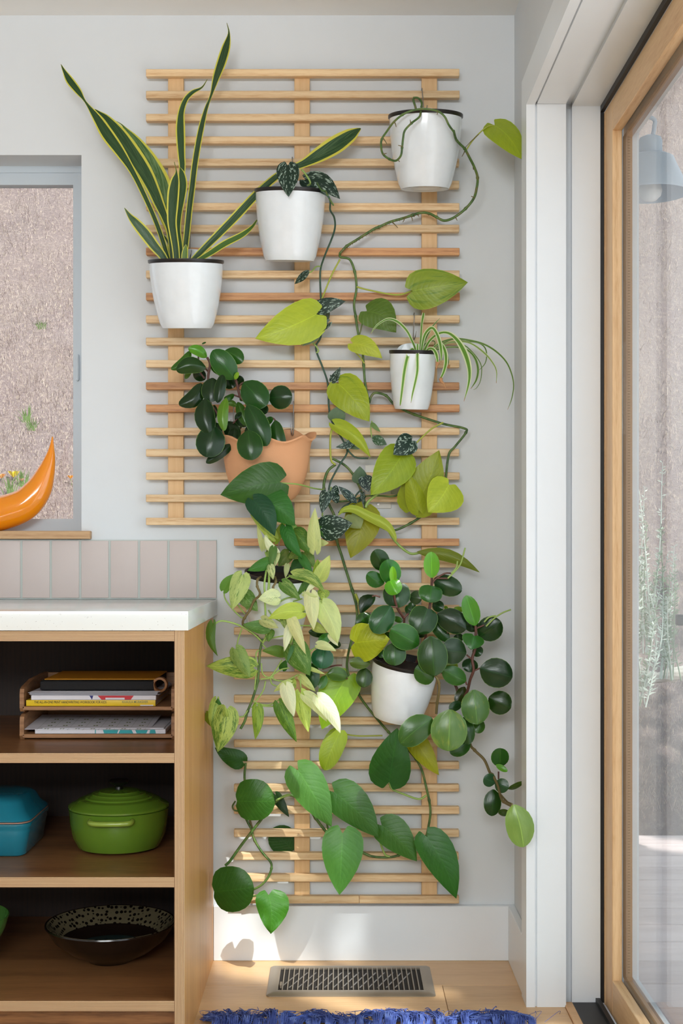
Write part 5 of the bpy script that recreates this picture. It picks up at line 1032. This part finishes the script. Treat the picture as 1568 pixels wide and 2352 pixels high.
# green dutch oven
def m_enamel(name, c1, c2, z0, z1):
    t = NT(name); v = t.obj(); n = t.noise(v, 6, 2); t.col(t.mix(n, lin(c1), lin(c2))); return t.p(Roughness=.18, Coat_Weight=.5)
MGE = m_enamel('green_enamel', (88, 124, 34), (104, 142, 44), 0, 1); MGEL = m_simple('pale_green_enamel', (146, 172, 70), .2, 0, .5); MKNOB = m_simple('black_knob', (14, 14, 14), .3)
oc = Vector((wx(273, .37), -.37, Z2)); do_ = thing('dutch_oven', 'round lime green enamelled casserole pot with ringed lid and black knob', 'pot', oc)
R_ = .1115
lathe('body', [(.001, .001), (R_*.70, .001), (R_*.82, .006), (R_*.93, .030), (R_*.98, .060), (R_, .088), (R_*1.01, .091), (R_*.97, .092), (R_*.93, .085), (R_*.9, .03), (.001, .02)], oc, MGE, do_, 72)
lathe('lid', [(R_*.98, .0925), (R_*1.012, .0935), (R_*1.012, .097), (R_*.97, .101), (R_*.86, .106), (R_*.82, .111), (R_*.78, .1125), (R_*.70, .1145), (R_*.68, .118), (R_*.56, .1215), (R_*.54, .1245), (R_*.42, .127), (R_*.40, .1295), (R_*.2, .132), (.001, .1325)], oc, MGE, do_, 72)
lathe('lid_knob', [(.001, .132), (.009, .132), (.008, .138), (.011, .142), (.020, .146), (.022, .150), (.019, .154), (.001, .1555)], oc, MKNOB, do_, 32)
for sg in (-1, 1):
    P = [oc+Vector((-.046, sg*.100, .080)), oc+Vector((-.044, sg*.117, .079)), oc+Vector((-.03, sg*.124, .078)), oc+Vector((0, sg*.127, .078)), oc+Vector((.03, sg*.124, .078)), oc+Vector((.044, sg*.117, .079)), oc+Vector((.046, sg*.100, .080))]
    v, f = tube(P, .0058, 10, 5); h = mk('handle', v, f, MGEL, do_, smooth=True); h['label'] = 'paler green loop handle'
# teal casserole
MTL = m_enamel('teal_enamel', (26, 114, 134), (34, 130, 150), 0, 1); MLIP = m_simple('unglazed_lip', (170, 130, 110), .6)
tc = Vector((-.81, -.36, Z2)); tl = thing('covered_baking_dish', 'rectangular teal stoneware baking dish with a domed lid', 'baking dish', tc)
def rrect(name, prof, c, mat, par, cx=.02):
    V, F = [], []; N = 0
    for (hx, hy, z, r) in prof:
        ring = rr([(-hx, -hy), (hx, -hy), (hx, hy), (-hx, hy)], min(r, hx*.95, hy*.95), z, 5); N = len(ring); V += [Vector(p)+c for p in ring]
    for i in range(len(prof)-1):
        for k in range(N): F.append((i*N+k, i*N+(k+1) % N, (i+1)*N+(k+1) % N, (i+1)*N+k))
    F.append(tuple(range(N-1, -1, -1))); F.append(tuple((len(prof)-1)*N+k for k in range(N)))
    return mk(name, V, F, mat, par, smooth=True, auto=45)
hx, hy = .130, .118
rrect('dish', [(hx-.016, hy-.016, .0005, .02), (hx-.012, hy-.012, .004, .024), (hx-.006, hy-.006, .045, .028), (hx-.003, hy-.003, .056, .03), (hx-.003, hy-.003, .062, .03), (hx, hy, .066, .032), (hx, hy, .073, .032), (hx-.006, hy-.006, .074, .03), (hx-.012, hy-.012, .03, .03)], tc, MTL, tl)
rrect('unglazed_lip', [(hx-.004, hy-.004, .0738, .03), (hx-.001, hy-.001, .0745, .032), (hx-.001, hy-.001, .0765, .032), (hx-.004, hy-.004, .0770, .03)], tc, MLIP, tl)
rrect('lid', [(hx-.003, hy-.003, .0772, .032), (hx-.001, hy-.001, .0785, .034), (hx-.003, hy-.003, .083, .034), (hx-.016, hy-.014, .096, .036), (hx-.024, hy-.022, .114, .036), (hx-.032, hy-.03, .122, .04), (hx-.05, hy-.048, .127, .04), (.02, .02, .129, .015)], tc, MTL, tl)
# green bowl, lower left
gc = Vector((wx(18, .42)-.125, -.42, Z3)); gbw = thing('green_bowl', 'green bowl at the left edge of the bottom shelf', 'bowl', gc)
lathe('bowl', [(.001, .0005), (.045, .0005), (.047, .008), (.075, .022), (.100, .050), (.116, .082), (.125, .112), (.1225, .113), (.113, .084), (.097, .054), (.072, .028), (.001, .014)], gc, m_enamel('dark_green_glaze', (64, 116, 50), (92, 150, 70), 0, 1), gbw, 64)
# dark patterned bowl
def m_spot():
    t = NT('spotted_rim'); v = t.obj(); vo = t.n('ShaderNodeTexVoronoi'); t.set(vo.inputs['Vector'], v); vo.inputs['Scale'].default_value = 95; vo.inputs['Randomness'].default_value = .45
    t.col(t.mix(t.math('MULTIPLY', t.math('SUBTRACT', .42, vo.outputs['Distance']), 14, clamp=True), lin((104, 96, 72)), lin((12, 10, 8)))); return t.p(Roughness=.25)
pc = Vector((wx(254, .37), -.37, Z3)); pb = thing('patterned_bowl', 'wide shallow dark bowl with a spotted rim on the bottom shelf', 'bowl', pc)
MDK = m_simple('dark_brown_glaze', (28, 20, 16), .18); MTD = m_simple('dark_teal_glaze', (12, 40, 44), .15)
lathe('bowl', [(.001, .0005), (.05, .0005), (.055, .006), (.09, .022), (.125, .050), (.147, .083), (.146, .086), (.1435, .0845), (.108, .049), (.08, .030), (.001, .018)], pc, MDK, pb, 72)
lathe('spotted_band', [(.1095, .0515), (.1425, .0852), (.1415, .0856), (.1085, .0520)], pc, m_spot(), pb, 72, closed=True)
lathe('inner_glaze', [(.001, .0205), (.078, .0325), (.078, .0335), (.001, .0215)], pc, MTD, pb, 48)

# orange glass crescent on the window sill
MOG = NT('orange_glass'); MOG.col(lin((244, 146, 8))); mog = MOG.p(Roughness=.08, Coat_Weight=.6, Subsurface_Weight=.25, Subsurface_Scale=.02)
o_ = -.030; pts = [(120.5, 1004, 1.6), (119, 1025, 5), (115, 1052, 12), (105, 1086, 21), (87, 1126, 31), (55, 1160, 37), (5, 1179, 39.5), (-20, 1181.5, 39.5), (-45, 1179, 39.5), (-95, 1160, 37), (-127, 1126, 31), (-145, 1086, 21), (-155, 1052, 12), (-159, 1025, 5), (-160.5, 1004, 1.6)]
P = [W(a, b, o_) for a, b, r in pts]; Rr = [r*(DC-o_)/FPX for a, b, r in pts]
zmin = .0869; v, f = tube(P, Rr, 28, 7); zs = min(q.z for q in v); v = [Vector((q.x, -o_+(q.y+o_)*.85, max(q.z, zs+.0008))) for q in v]
dz = 1.0872-min(q.z for q in v); v = [q+Vector((0, 0, dz)) for q in v]
cr = mk('glass_crescent', v, f, mog, None, smooth=True); tag(cr, 'glossy orange glass crescent sculpture standing on the window sill', 'sculpture')
